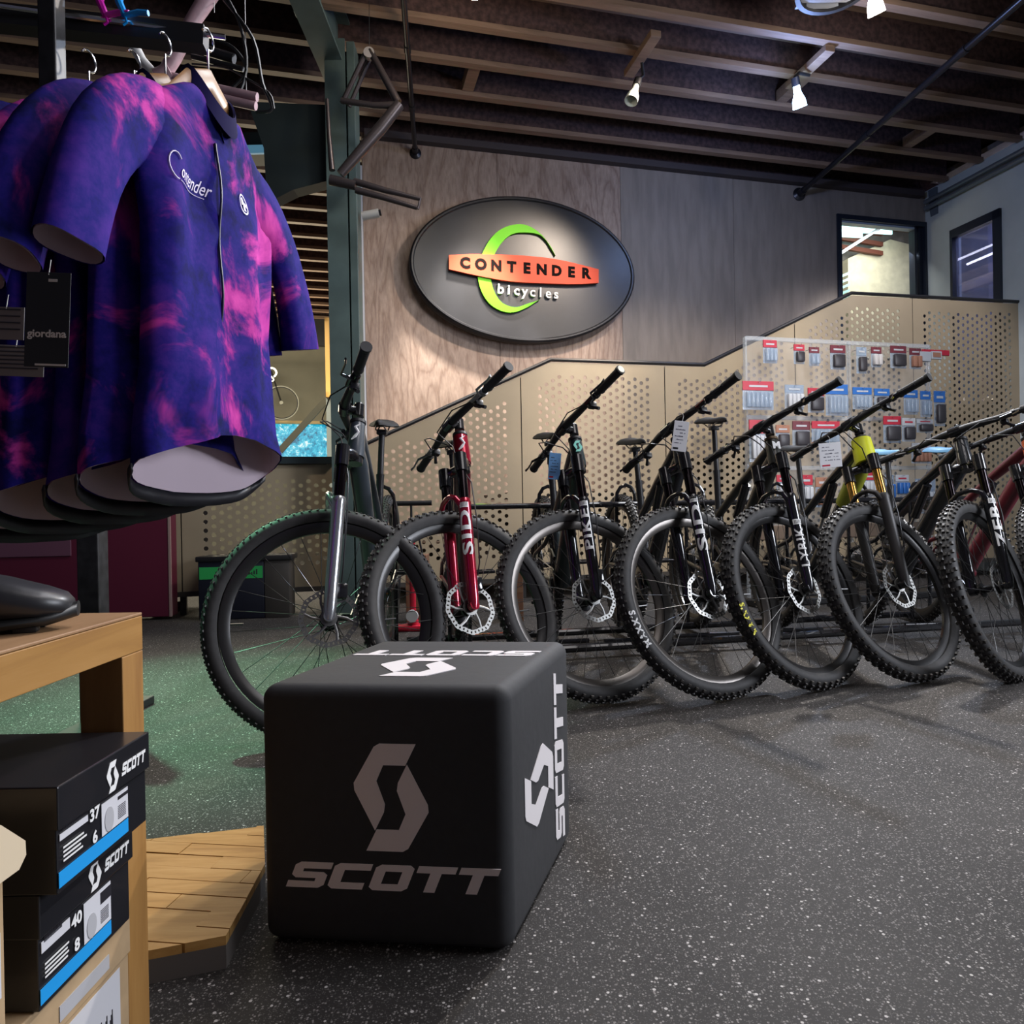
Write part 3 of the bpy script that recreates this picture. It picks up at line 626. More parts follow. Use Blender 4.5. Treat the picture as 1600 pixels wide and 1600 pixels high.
for i, r in enumerate((.105, .095, .085, .074, .064, .054, .045, .036, .028)):
    CAS.lathe([(.012, -.030 - i * .0035), (r, -.030 - i * .0035), (r, -.032 - i * .0035), (.012, -.032 - i * .0035)], 40)
CAS = CAS.mesh('cassette', steel, 30)
def wheel(parent, T, style, rim, rear=False):
    wh = place(RIM[rim], 'rear_wheel' if rear else 'front_wheel', parent, T)
    place(TY[style], 'tire', wh); place(SP, 'spokes', wh); place(HUB, 'hub', wh); place(ROT, 'brake_rotor', wh)
    if rear: place(CAS, 'cassette', wh)
    return wh
def ringtext(s, col, a_mid, size, style, width=1.):     # lettering on the left sidewall (+y), reading round the wheel
    b = MB(); r = .341
    def fn(x, y, z):
        a = a_mid + x / r; rr = r + y
        return (rr * math.cos(a), .0305 + z - abs(rr - .338) * .28, rr * math.sin(a))
    text_mb(b, s, size, None, extrude=.0008, bold=.0012, fn=fn, width=width, spacing=1.15)
    return b.mesh('sidewall_lettering', col, None)
yel = mat('yellow_print', (.85, .78, .03), .5)

GRIP = MB().lathe([(.001, -.066), (.017, -.066), (.0185, -.060), (.016, -.05)] + [(.0155 + (.0012 if k % 2 else 0), -.05 + k * .0055) for k in range(19)] + [(.019, .056), (.019, .066), (.001, .066)], 16).mesh('grip', mat('grip_rubber', (.020, .020, .021), .7), 30)

def saddle_mb(m2=False):
    b = MB(); rings = []
    for x, hw, zt, dz in ((-.135, .045, .012, .02), (-.12, .064, .022, .032), (-.07, .068, .020, .034), (-.01, .046, .010, .030), (.05, .026, .006, .026), (.10, .020, .004, .024), (.135, .014, -.002, .018), (.145, .006, -.008, .008)):
        rg = []
        for k in range(14):
            a = 2 * math.pi * k / 14; rg.append((x, hw * math.cos(a), zt - dz * .5 + dz * .5 * math.sin(a) - (.012 * (abs(math.cos(a)) ** 3))))
        rings.append(rg)
    b.loft(rings); return b

bikes = []
def bike(p, spec):
    x, y, yaw, steer, pitch, lift, sadx, sadz, stack, barh, ha, lean, rise, wb = p
    yaw, steer, pitch, ha, lean = map(R, (yaw, steer, pitch, ha, lean))
    root = thing('bicycle', spec['label'], 'bicycle', M.Translation((x, y, 0)) @ M.Rotation(yaw, 4, 'Z'), 'mountain bikes parked in a row')
    ax = V((-math.cos(ha), 0, math.sin(ha))); fw = V((math.sin(ha), 0, math.cos(ha)))
    axle = V((wb, 0, .37)); P0 = axle - .044 * fw; ra = V((0, 0, .37))
    MF = M.Translation((-wb, 0, lift)) @ M.Rotation(lean, 4, 'X') @ M.Translation(ra) @ M.Rotation(pitch, 4, 'Y') @ M.Translation(-ra)
    MS = MF @ M.Translation(P0) @ M.Rotation(steer, 4, ax) @ M.Translation(-P0)
    B = M(((fw.x, 0, ax.x, P0.x), (0, 1, 0, 0), (fw.z, 0, ax.z, P0.z), (0, 0, 0, 1)))
    MK = MS @ B; MH = MF @ B
    frm, frk = spec['frame'], spec['fork']; st = stack
    # wheels
    fwheel = wheel(root, MS @ M.Translation(axle), spec.get('tyre', 'trail'), spec.get('rim', 'black'))
    rwheel = wheel(root, MF @ M.Translation(ra), spec.get('tyre', 'trail'), spec.get('rim', 'black'), True)
    for s_, col_, ang, sz in spec.get('ringtext', ()):
        place(ringtext(s_, col_, R(ang), sz, None), 'sidewall_lettering', fwheel)
    # frame (in frame coordinates)
    hb = P0 + ax * .575; ht = P0 + ax * (st - .05)
    bb = V((.435, 0, .335)); stp = V((sadx + .085, 0, .635)); seat = V((sadx, 0, sadz))
    f = MB()
    f.tube([hb - ax * .01, hb + ax * .02, hb.lerp(ht, .5), ht - ax * .015, ht], [.030, .031, .028, .027, .025], 16)
    dt0 = hb + ax * .03; dd = (bb - dt0)
    f.tube([dt0 + dd * -.0, dt0 + dd * .1, dt0 + dd * .5, dt0 + dd * .9, bb], [.030, .040, .038, .044, .046], 14, flat=.85)
    t0 = ht - ax * .03; f.tube([t0, t0.lerp(stp, .12), t0.lerp(stp, .5) + V((0, 0, .012)), stp], [.026, .027, .021, .019], 12)
    f.tube([bb, bb.lerp(stp, .35), stp, stp + (seat - stp).normalized() * .02], [.034, .022, .019, .019], 12)
    f.lathe([(.001, -.045), (.028, -.045), (.028, .045), (.001, .045)], 18, M.Translation(bb))
    for s in (1, -1):
        f.tube([bb + V((-.01, s * .035, 0)), bb + V((-.10, s * .052, .005)), V((.08, s * .068, .372)), V((0, s * .072, .37))], [.017, .014, .011, .012], 8, flat=.7)
        f.tube([stp + V((0, s * .012, -.05)), stp + V((-.06, s * .045, -.13)), V((.07, s * .066, .44)), V((0, s * .070, .38))], [.012, .012, .010, .011], 8, flat=.8)
    fr_ = f.build('frame', frm, root, MF, smooth=45)
    if spec.get('shock'):
        s = MB(); a_, c_ = t0.lerp(stp, .45) + V((0, 0, -.02)), bb + V((-.005, 0, .11)); m_ = a_.lerp(c_, .45)
        s.tube([a_, m_], .020, 12); s.m = 1; s.tube([m_, c_], .008, 10); s.build('rear_shock', [gloss, chrome], root, MF)
        MB().tube([c_ + V((0, .03, 0)), c_ + V((-.05, .03, .03)), stp + V((-.02, .03, -.16))], .012, 8, flat=.5).tube([c_ + V((0, -.03, 0)), c_ + V((-.05, -.03, .03)), stp + V((-.02, -.03, -.16))], .012, 8, flat=.5).build('rocker_link', black, root, MF)
    # colour zone on the head tube, headset
    MB().lathe([(.027, st - .052), (.0285, st - .050), (.028, st - .040), (.021, st - .036)], 18, None, axis='z').build('headset', spec.get('headset', black), root, MH)
    if 'headcol' in spec:
        hr_ = spec.get('hr', 0.); c = MB(); c.tube([(0, 0, .575), (0, 0, .60), (0, 0, st - .055)], [.0325 + hr_, .0335 + hr_, .0290 + hr_], 16, T=None); c.build('head_tube_paint', spec['headcol'], root, MH)
    if 'badge' in spec:
        c = MB(); zc = (.60 + st - .05) / 2
        if spec['badge'][0] == 's': scott_s(c, frameT((.033, 0, zc), (0, 1, 0), (0, 0, 1)), .05)
        elif spec['badge'][0] == 'swoosh': c.tube([(.0335, .014, zc + .030), (.035, -.002, zc + .018), (.035, .010, zc - .002), (.035, .000, zc - .018), (.0345, -.012, zc - .030)], [.002, .006, .0045, .006, .002], 6, upv=(0, 1, 0), flat=.4)
        else: text_mb(c, spec['badge'][0], .045, frameT((.033, 0, zc), (0, 1, 0), (0, 0, 1)), bold=.002)
        c.build('head_badge', spec['badge'][1], root, MH, smooth=None)
    if 'dtcol' in spec:
        MB().tube([dt0 + dd * .02, dt0 + dd * .12, dt0 + dd * .36], [.034, .043, .042], 14, flat=.9).build('down_tube_paint', spec['dtcol'], root, MF)
    # fork: crown and steerer, stanchions, lowers
    k = MB(); LX = .044
    k.tube([(0, 0, .54), (0, 0, .585)], .026, 14)
    k.tube([(LX, -.066, .548), (LX * .6, -.052, .556), (.006, -.02, .562), (.004, 0, .563), (.006, .02, .562), (LX * .6, .052, .556), (LX, .066, .548)], [.021, .019, .020, .021, .020, .019, .021], 12)
    for s in (1, -1): k.tube([(LX, s * .066, .50), (LX, s * .066, .572)], [.0235, .0235], 16)
    fk = k.build('fork', spec.get('crown', gloss), root, MK, smooth=40)
    k = MB()
    for s in (1, -1): k.tube([(LX, s * .066, .34), (LX, s * .066, .53)], .0178, 16)
    k.build('stanchions', spec.get('stanchion', mat('dark_stanchion', (.020, .015, .018), .08, .8)), fk)
    k = MB()
    for s in (1, -1):
        k.tube([(LX, s * .066, -.012), (LX, s * .066, .02), (LX, s * .066, .10), (LX, s * .066, .365), (LX, s * .066, .372), (LX, s * .066, .388)], [.013, .020, .0205, .0225, .0245, .0215], 18)
        k.lathe([(.001, -.012), (.017, -.012), (.017, .012), (.001, .012)], 16, M.Translation((LX, s * .064, 0)))
    k.tube([(LX + .012, .066, .36), (LX + .030, .060, .392), (LX + .034, .030, .412), (LX + .034, 0, .416), (LX + .034, -.030, .412), (LX + .030, -.060, .392), (LX + .012, -.066, .36)], [.012, .011, .010, .010, .010, .011, .012], 10)
    k.build('fork_lowers', frk, fk, smooth=40)
    k = MB(); k.cbox((LX - .050, .032, .060), (LX - .018, .056, .110), .007); k.build('brake_caliper', gloss, fk)
    if 'decal' in spec:
        s_, ln, hgt, z0_, cm, bo = spec['decal']
        def fn(xx, yy, zz): # wrapped round the front outer side of the leg
            a = .62 + yy / .0228; rr = .0233 + zz
            return (LX + rr * math.sin(a), .066 + rr * math.cos(a), xx + z0_)
        k = MB(); raw = MB(); text_mb(raw, s_, 1., None, extrude=0, bold=bo, spacing=1.12)
        x0_, x1_ = min(v[0] for v in raw.v), max(v[0] for v in raw.v); y0_, y1_ = min(v[1] for v in raw.v), max(v[1] for v in raw.v)
        bm = bmesh.new(); bv = [bm.verts.new((((x - x0_) / (x1_ - x0_) - .5) * ln, ((y - y0_) / (y1_ - y0_) - .5) * hgt, 0)) for x, y, z in raw.v]
        for f_ in raw.f:
            try: bm.faces.new([bv[i_] for i_ in f_])
            except ValueError: pass
        bmesh.ops.remove_doubles(bm, verts=bm.verts, dist=1e-5); bmesh.ops.triangulate(bm, faces=bm.faces)
        for _ in range(4):
            le = [e for e in bm.edges if e.calc_length() > .005 and abs(e.verts[0].co.y - e.verts[1].co.y) > .003]
            if not le: break
            bmesh.ops.subdivide_edges(bm, edges=le, cuts=1); bmesh.ops.triangulate(bm, faces=bm.faces)
        bm.verts.index_update(); k.add([fn(v_.co.x, v_.co.y, .0003) for v_ in bm.verts], [[v_.index for v_ in f_.verts] for f_ in bm.faces]); bm.free()
        k.build('fork_decal', cm, fk, smooth=None)
        n_ = 8; ys = [-.016 + .032 * q / n_ for q in range(n_ + 1)]
        MB().add([fn(ln * .5 + dx, y, .0002) for dx in (.012, .034) for y in ys], [(q, q + 1, n_ + 2 + q, n_ + 1 + q) for q in range(n_)]).build('fork_label', white, fk, smooth=None)
        k = MB()
        for q in range(5): k.add([fn(ln * .5 + dx, -.012 + q * .005 + dy, .0004) for dx, dy in ((.015, 0), (.031, 0), (.031, .002), (.015, .002))], [(0, 1, 2, 3)])
        k.build('label_print', black, fk, smooth=None, kind='stuff')
    # stem, bar, grips, levers
    bc = V((.045 + rise * math.cos(ha), 0, st + rise * math.sin(ha)))
    be = lambda s: bc + V((-.05 * math.sin(ha), s * barh, .05 * math.cos(ha)))
    k = MB(); pts = [be(-1), be(-1).lerp(be(-1) * .25 + bc * .75, .75), bc + V((0, -.05, -rise * .3)), bc + V((0, 0, -rise * .3)), bc + V((0, .05, -rise * .3)), be(1).lerp(be(1) * .25 + bc * .75, .75), be(1)]
    k.tube(pts, [.011, .013, .0165, .0165, .0165, .013, .011], 12, upv=(1, 0, 0))
    hbar = k.build('handlebar', spec.get('bar', mat('bar_black', (.014, .014, .016), .6)), root, MK)
    k = MB(); k.tube([(0, 0, st - .022), (0, 0, st + .022)], .019, 16); k.tube([(0, 0, st), (.02, 0, st), (bc.x, 0, bc.z - rise * .3)], [.017, .016, .019], 12)
    k.tube([(bc.x, -.024, bc.z - rise * .3), (bc.x, .024, bc.z - rise * .3)], .022, 16); k.lathe([(.001, st + .022), (.017, st + .022), (.015, st + .028), (.001, st + .029)], 16, None, axis='z')
    k.build('stem', gloss, hbar)
    for s in (1, -1):
        e = be(s); d = (e - pts[5 if s > 0 else 1]).normalized(); q = d.to_track_quat('Y', 'Z').to_matrix().to_4x4()
        place(GRIP, 'grip', hbar, M.Translation(e - d * .062) @ q)
        if spec.get('endcap') and s > 0: MB().lathe([(.001, .004), (.0145, .004), (.0145, .007), (.001, .007)], 16, M.Translation(e) @ q).build('bar_end_cap', spec['endcap'], hbar, label='pale bar end cap')
        g = e - d * .155; k = MB()
        k.lathe([(.012, -.008), (.016, -.008), (.016, .008), (.012, .008)], 14, M.Translation(g) @ q)
        k.tube([g + V((.016, 0, -.012)), g - d * .045 + V((.020, 0, -.016))], [.010, .008], 10)
        k.tube([g + V((.020, 0, -.018)), g + d * .035 + V((.052, 0, -.028)), g + d * .10 + V((.050, 0, -.030)), g + d * .125 + V((.054, 0, -.031))], [.006, .006, .0045, .006], 8, flat=.6)
        k.build('brake_lever', steel if spec.get('lever') else gloss, hbar)
        k = MB(); k.cbox((-.018, -.012, -.035), (.012, .014, -.012), .004, M.Translation(g - d * .04)); k.tube([g - d * .04 + V((0, 0, -.03)), g - d * .01 + V((-.01, 0, -.055))], [.005, .007], 8); k.build('shifter', black, hbar)
        a0 = g - d * .045 + V((.02, 0, -.016))
        MB().tube([a0, a0 - d * .06 + V((.045, 0, -.01)), a0 - d * .15 + V((.055, 0, -.05)), V((.055, s * .035, .62)), V((.035, s * .03, .56))] if s > 0 else
                  [a0, a0 - d * .07 + V((.05, 0, -.0)), a0 - d * .16 + V((.06, 0, -.045)), V((.05, -.02, .66)), V((.028, -.015, .63))], .0025, 6).build('cable', black, hbar)
    MB().tube([(.035, .03, .56), (.02, .088, .45), (.015, .092, .30), (.014, .080, .15), (.015, .06, .11)], .0025, 6).build('brake_hose', black, fk)
    # saddle, post
    sd = spec.get('saddle', black)
    so = saddle_mb().build('saddle', sd if sd is not black else mat('saddle_black', (.010, .010, .011), .7, spec=.2), root, MF @ M.Translation(seat + V((0, 0, .01))), smooth=60)
    MB().tube([(-.09, .022, -.012), (-.03, .022, -.035), (.04, .022, -.035), (.10, .012, -.012)], .0035, 6).tube([(-.09, -.022, -.012), (-.03, -.022, -.035), (.04, -.022, -.035), (.10, -.012, -.012)], .0035, 6).build('saddle_rails', steel, so)
    k = MB(); dn = (stp - seat).normalized(); k.tube([seat + V((0, 0, -.03)), stp.lerp(seat, .45)], .0135, 14); k.tube([stp.lerp(seat, .47), stp.lerp(seat, .42), stp + (seat - stp).normalized() * .01], [.0185, .0165, .0165], 14)
    k.cbox((-.02, -.022, -.045), (.02, .022, -.022), .004, M.Translation(seat)); k.build('seat_post', black, root, MF)
    MB().lathe([(.018, -.01), (.023, -.01), (.023, .01), (.018, .01)], 16, M.Translation(stp + (seat - stp).normalized() * .02), axis='z').build('seat_clamp', steel, root, MF)
    # crank, chain, pedals, derailleur
    k = MB(); ca = R(spec.get('crank', -25)); k.lathe([(.001, -.052), (.03, -.052), (.03, -.046), (.062, -.048), (.070, -.046), (.072, -.044), (.060, -.043), (.001, -.043)], 40, M.Translation(bb))
    for s in (1, -1):
        dv = V((math.cos(ca), 0, math.sin(ca))) * (1 if s < 0 else -1); k.tube([bb + V((0, s * .055, 0)), bb + V((0, s * .066, 0)) + dv * .09, bb + V((0, s * .070, 0)) + dv * .17], [.016, .011, .012], 10, flat=.7)
    k.tube([bb + V((0, -.055, 0)), bb + V((0, .055, 0))], .012, 10)
    cr = k.build('crankset', gloss, root, MF)
    for s in (1, -1):
        dv = V((math.cos(ca), 0, math.sin(ca))) * (1 if s < 0 else -1); pc_ = bb + V((0, s * .12, 0)) + dv * .17
        MB().cbox((-.05, -.045, -.007), (-.03, .045, .007), .003, M.Translation(pc_)).cbox((.03, -.045, -.007), (.05, .045, .007), .003, M.Translation(pc_)).box((-.03, -.008, -.006), (.03, .008, .006), M.Translation(pc_)).build('pedal', black, cr)
    k = MB()
    for zz in (.046, -.046): k.tube([bb + V((0, -.045, zz + .02 * (zz > 0))), V((0, -.045, .37 + zz))], .004, 4, flat=.8)
    k.tube([V((0, -.045, .324)), V((.03, -.045, .27)), V((.05, -.045, .20)), bb + V((0, -.045, -.05))], .004, 4); k.build('chain', steel, root, MF)
    k = MB(); k.cbox((-.02, -.075, .28), (.02, -.05, .35), .006); k.tube([(.0, -.06, .30), (.045, -.055, .20)], [.012, .014], 10); k.lathe([(.001, -.062), (.022, -.062), (.022, -.05), (.001, -.05)], 18, M.Translation((.05, 0, .20))); k.build('rear_derailleur', gloss, root, MF)
    bikes.append((root, MF, MK, MH)); return root

black_lower = mat('gloss_black_lower', (.013, .013, .015), .14, coat=.7)
red_lower = mat('metallic_red', (.42, .012, .04), .16, .55, coat=.8)
silver_lower = mat('polished_silver', (.55, .56, .57), .22, .85, coat=.3)
gold = mat('gold_kashima', (.72, .40, .10), .16, .95)
yellowf = mat('olive_yellow', (.30, .33, .03), .4)
yellowh = mat('acid_yellow', (.60, .62, .01), .4)
P_ = { # x y yaw steer pitch lift sadx sadz stack barh headangle lean rise wheelbase (fitted to the photograph)
 1: (-.544, 2.17, -86.9, -78.2, 1.73, .032, .253, 1.052, .744, .367, 67.8, -1.64, .008, 1.197),
 2: (-.108, 2.346, -82.0, -66.0, .09, -.003, .252, 1.001, .745, .378, 64.5, 2.18, -.011, 1.199),
 3: (.330, 2.564, -83.1, -72.7, 1.47, .025, .247, 1.031, .737, .391, 63.7, 1.62, .005, 1.2),
 4: (.742, 2.577, -83.0, -71.5, 1.44, .025, .269, .994, .729, .382, 64.1, 1.04, -.012, 1.196),
 5: (1.117, 2.685, -83.9, -67.1, 1.34, .020, .245, 1.113, .728, .366, 64.9, -1.61, .009, 1.203),
 6: (1.528, 2.770, -87.5, -67.6, .50, .003, .245, .981, .746, .364, 64.4, -1.77, .022, 1.203),
 7: (1.907, 2.779, -91.05, -54.5, .86, -.002, .250, .96, .738, .373, 65.1, -3.9, -.026, 1.2),
 8: (2.30, 2.86, -91, -56, .8, .0, .250, .97, .74, .37, 65.0, -2, 0., 1.2)}
mint = mat('mint_print', (.28, .75, .62), .4)
bike(P_[1], dict(label='dark grey mountain bike with silver fork, leftmost in the row', frame=mat('slate_paint', (.050, .062, .075), .3, coat=.4), fork=silver_lower, tyre='fine', headset=black, badge=('swoosh', white), bar=black, shock=False))
bike(P_[2], dict(label='bike with glossy red fork and red head tube behind the foam cube', frame=mat('deep_red_frame', (.10, .008, .018), .25, coat=.5), fork=red_lower, tyre='trail', headcol=red_lower, badge=('swoosh', white), decal=('SID', .165, .040, .255, white, .03), shock=True, lever=True))
bike(P_[3], dict(label='black bike with mint head badge and a blue tag on its bar', frame=mat('black_teal_frame', (.012, .022, .024), .3, coat=.4), fork=black_lower, rim='alloy', badge=('s', mint), decal=('PIKE', .165, .034, .255, white, .025), shock=True, endcap=mat('cream_cap', (.80, .76, .60), .5), ))
bike(P_[4], dict(label='black bike with white block-lettered fork and white price tag, centre of the row', frame=carbon, fork=black_lower, rim='alloy', decal=('SID', .185, .038, .250, white, .03), shock=True, ringtext=(('MAXXIS', white, 3, .034),)))
bike(P_[5], dict(label='black bike with yellow tyre lettering, fifth in the row', frame=mat('olive_black_frame', (.022, .022, .018), .35, coat=.3), fork=black_lower, tyre='gravity', badge=('M', white), decal=('LYRIK', .16, .032, .16, white, .02), shock=True, ringtext=(('MAXXIS', yel, 1, .030),), headset=mat('bronze_headset', (.14, .10, .06), .4, .7)))
bike(P_[6], dict(label='bike with gold fork tubes and acid yellow head tube', frame=carbon, dtcol=yellowf, hr=.012, fork=mat('matte_black_lower', (.020, .018, .018), .5), stanchion=gold, tyre='gravity', headcol=yellowh, badge=('G', black), shock=True, ringtext=(('MAXXIS', white, 153, .036),)))
bike(P_[7], dict(label='black bike with striped white fork decal and pale blue saddle near the right edge', frame=carbon, fork=black_lower, tyre='gravity', decal=('ZEB', .18, .038, .24, white, .03), shock=True, saddle=mat('pale_blue_saddle', (.16, .36, .55), .4)))
bike(P_[8], dict(label='red bike with orange head tube cut off by the right edge', frame=mat('wine_frame', (.16, .018, .03), .3, coat=.4), fork=black_lower, tyre='trail', headcol=mat('orange_paint', (.75, .13, .03), .35), shock=True, saddle=MATS['pale_blue_saddle']))

# price tags hung on handlebars
def tagcard(px0, py0, px1, py1, Y, label, m, lines, strip=None, rot=8):
    a, c = atY(px0, py0, Y), atY(px1, py1, Y); w_, h_ = c.x - a.x, a.z - c.z
    t = thing('price_tag', label, 'tag', M.Translation(((a.x + c.x) / 2, Y, (a.z + c.z) / 2)) @ M.Rotation(R(rot), 4, 'Y'), 'price tags hung on the bikes')
    MB().cbox((-w_ / 2, 0, -h_ / 2), (w_ / 2, .0012, h_ / 2), .0003).build('card', m, t, smooth=None)
    b = MB()
    for k in range(lines):
        l = w_ * (.34 if k == 0 else random.uniform(.5, .75)); z = h_ * (.33 - k * .66 / lines); x0 = random.uniform(-.4, -.2) * w_
        for q in range(int(l / .005)): 
            if random.random() < .8: b.box((x0 + q * .005, -.0006, z - .0018), (x0 + q * .005 + .0036, 0, z + random.uniform(.0002, .0016)))
    b.build('handwriting', mat('ink', (.05, .05, .10), .6), t, smooth=None, kind='stuff')
    MB().box((-w_ * .4, -.0006, -h_ * .44), (-w_ * .05, 0, -h_ * .38)).build('printed_strip', strip or redp, t, smooth=None)
    MB().tube([(0, 0, h_ / 2 - .006), (.004, .005, h_ / 2 + .02), (0, .01, h_ / 2 + .03)], .0008, 5).build('string', white, t)
tagcard(857, 708, 876, 749, 2.85, 'blue handwritten tag hanging from the bar of the bike with the mint badge', mat('blue_card', (.22, .52, .95), .6), 6, rot=5)
tagcard(1051, 658, 1075, 705, 2.56, 'white tag standing against the head of the bike with block-lettered fork', mat('tag_card', (.88, .88, .90), .6), 6, black)
tagcard(1280, 692, 1315, 730, 2.85, 'white tag hanging at the left grip of the yellow-headed bike', MATS['tag_card'], 5, rot=-4)

# bike parking rack on the floor behind the front wheels
rk = thing('floor_rack', 'black tubular bike rack on the floor between the wheels', 'bike rack', M.Translation((0, 0, 0)))
rd = (V((2.3, 3.62, 0)) - V((-.5, 3.05, 0))).normalized()
for off, z in ((0, .05), (.42, .05)):
    n_ = V((-rd.y, rd.x, 0)); a = V((-.45, 3.08, z)) + n_ * off; MB().tube([a, a + rd * 3.3], .019, 10).build('rail', gloss, rk)
MB().tube([(-.25, 3.47, .71), (2.6, 3.98, .71)], .014, 10).build('upper_rail', gloss, rk)
for k in range(1, 9):
    x, y, yaw = P_[k][:3]; d = V((math.cos(R(yaw)), math.sin(R(yaw)), 0)); c_ = V((x, y, 0)) - d * 1.0; n_ = V((-d.y, d.x, 0))
    for s in (1, -1):
        q = c_ + n_ * .055 * s; pass
    w_ = c_ - d * .15
    MB().tube([w_ + n_ * .05 + V((0, 0, .03)), w_ + n_ * .052 + V((0, 0, .72)), w_ + n_ * .047 + V((0, 0, .77)), w_ + n_ * .028 + V((0, 0, .80)), w_ + V((0, 0, .812)), w_ - n_ * .028 + V((0, 0, .80)), w_ - n_ * .047 + V((0, 0, .77)), w_ - n_ * .052 + V((0, 0, .72)), w_ - n_ * .05 + V((0, 0, .03))], .010, 8).build('wheel_hoop', gloss, rk)
    MB().tube([c_ + n_ * .17 + V((0, 0, .02)), c_ - n_ * .17 + V((0, 0, .02))], .012, 8).build('foot', gloss, rk)

# red floor pump and boxes glimpsed through the wheels
pp = onz(646, 985, 0)
fpmp = thing('floor_pump', 'bright red floor pump seen through the spokes of the second bike', 'pump', M.Translation(pp))
MB().tube([(0, 0, .03), (0, 0, .62)], .018, 14).build('barrel', redp, fpmp); MB().tube([(-.12, 0, .74), (.12, 0, .74)], .015, 12).tube([(0, 0, .62), (0, 0, .74)], .007, 8).build('handle', black, fpmp)
MB().cbox((-.11, -.05, 0), (.11, .05, .035), .012).lathe([(.001, .03), (.035, .03), (.028, .07), (.001, .07)], 16, None, axis='z').build('foot_base', redp, fpmp)
MB().lathe([(.001, 0), (.035, 0), (.035, .02), (.001, .02)], 20, M.Translation((0, -.05, .09)) @ M.Rotation(R(0), 4, 'Z')).build('gauge', white, fpmp)
MB().tube([(.02, 0, .06), (.08, -.02, .2), (.06, -.01, .45), (.03, 0, .60)], .006, 8).build('hose', black, fpmp)
for (x0, y0, x1, y1, Y, lb) in ((633, 868, 668, 985, 4.3, 'upright brown carton behind the second bike'), (800, 880, 818, 960, 4.35, 'narrow brown carton behind the bike with the mint badge')):
    a, c = atY(x0, y0, Y), atY(x1, y1, Y)
    t = thing('cardboard_carton', lb, 'box', M.Translation((a.x, Y, 0)))
    MB().cbox((0, 0, 0), (c.x - a.x, .16, a.z), .003).build('carton', mat('brown_carton', (.23, .11, .06), .7), t, smooth=None); MB().box((0, -.001, a.z * .5), (c.x - a.x, 0, a.z * .5 + .03)).build('tape', mat('brown_tape', (.30, .17, .10), .3), t, smooth=None)

# ================================================================ ACCESSORY DISPLAY (clear panels with hanging packs)
DT = -.95
acr = mat('clear_acrylic', (.60, .64, .70), .06, alpha=.10, spec=.6)
edge = mat('acrylic_edge', (.50, .55, .60), .12, alpha=.40, spec=.9)
DTX = ROOM
disp = thing('accessory_display', 'clear acrylic display stand hung with packaged parts', 'display stand', ROOM)
xs = [ont(1166, 560, DT)[0], ont(1328, 560, DT)[0], ont(1452, 560, DT)[0]]
topz = [ont(1166, 524, DT)[1], ont(1452, 545, DT)[1]]; tz = sum(topz) / 2
for i in (0, 1):
    MB().box((xs[i] + .01, DT + .005, .55), (xs[i + 1] - .01, DT + .010, tz - .01)).build('clear_panel', acr, disp, smooth=None)
for x in xs: MB().cbox((x - .008, DT - .0, .02), (x + .008, DT + .03, tz + .01), .003).build('upright', edge, disp, smooth=None)
for z in (tz, tz - .55, .95): MB().cbox((xs[0], DT - .004, z - .014), (xs[2], DT + .018, z + .014), .003).build('cross_bar', edge, disp, smooth=None)
MB().cbox((xs[0] - .04, DT - .15, 0), (xs[2] + .04, DT + .25, .05), .01).build('base_plate', black, disp, smooth=None)
MB().cbox((xs[0], DT - .02, .45), (xs[2], DT + .03, .55), .006).build('lower_shelf', mat('wood_shelf', (.12, .085, .06), .6), disp, smooth=None)
red = mat('pack_red', (.38, .012, .035), .45); mar = mat('pack_maroon', (.12, .015, .028), .5); blu = mat('pack_blue', (.02, .12, .42), .35); grp = mat('pack_grey', (.42, .42, .44), .5); drk = mat('pack_dark', (.03, .028, .035), .4); clr = mat('blister', (.32, .42, .56), .15, alpha=.45); wht = mat('pack_white', (.40, .43, .48), .5); brn = mat('pack_brown', (.30, .14, .09), .6)
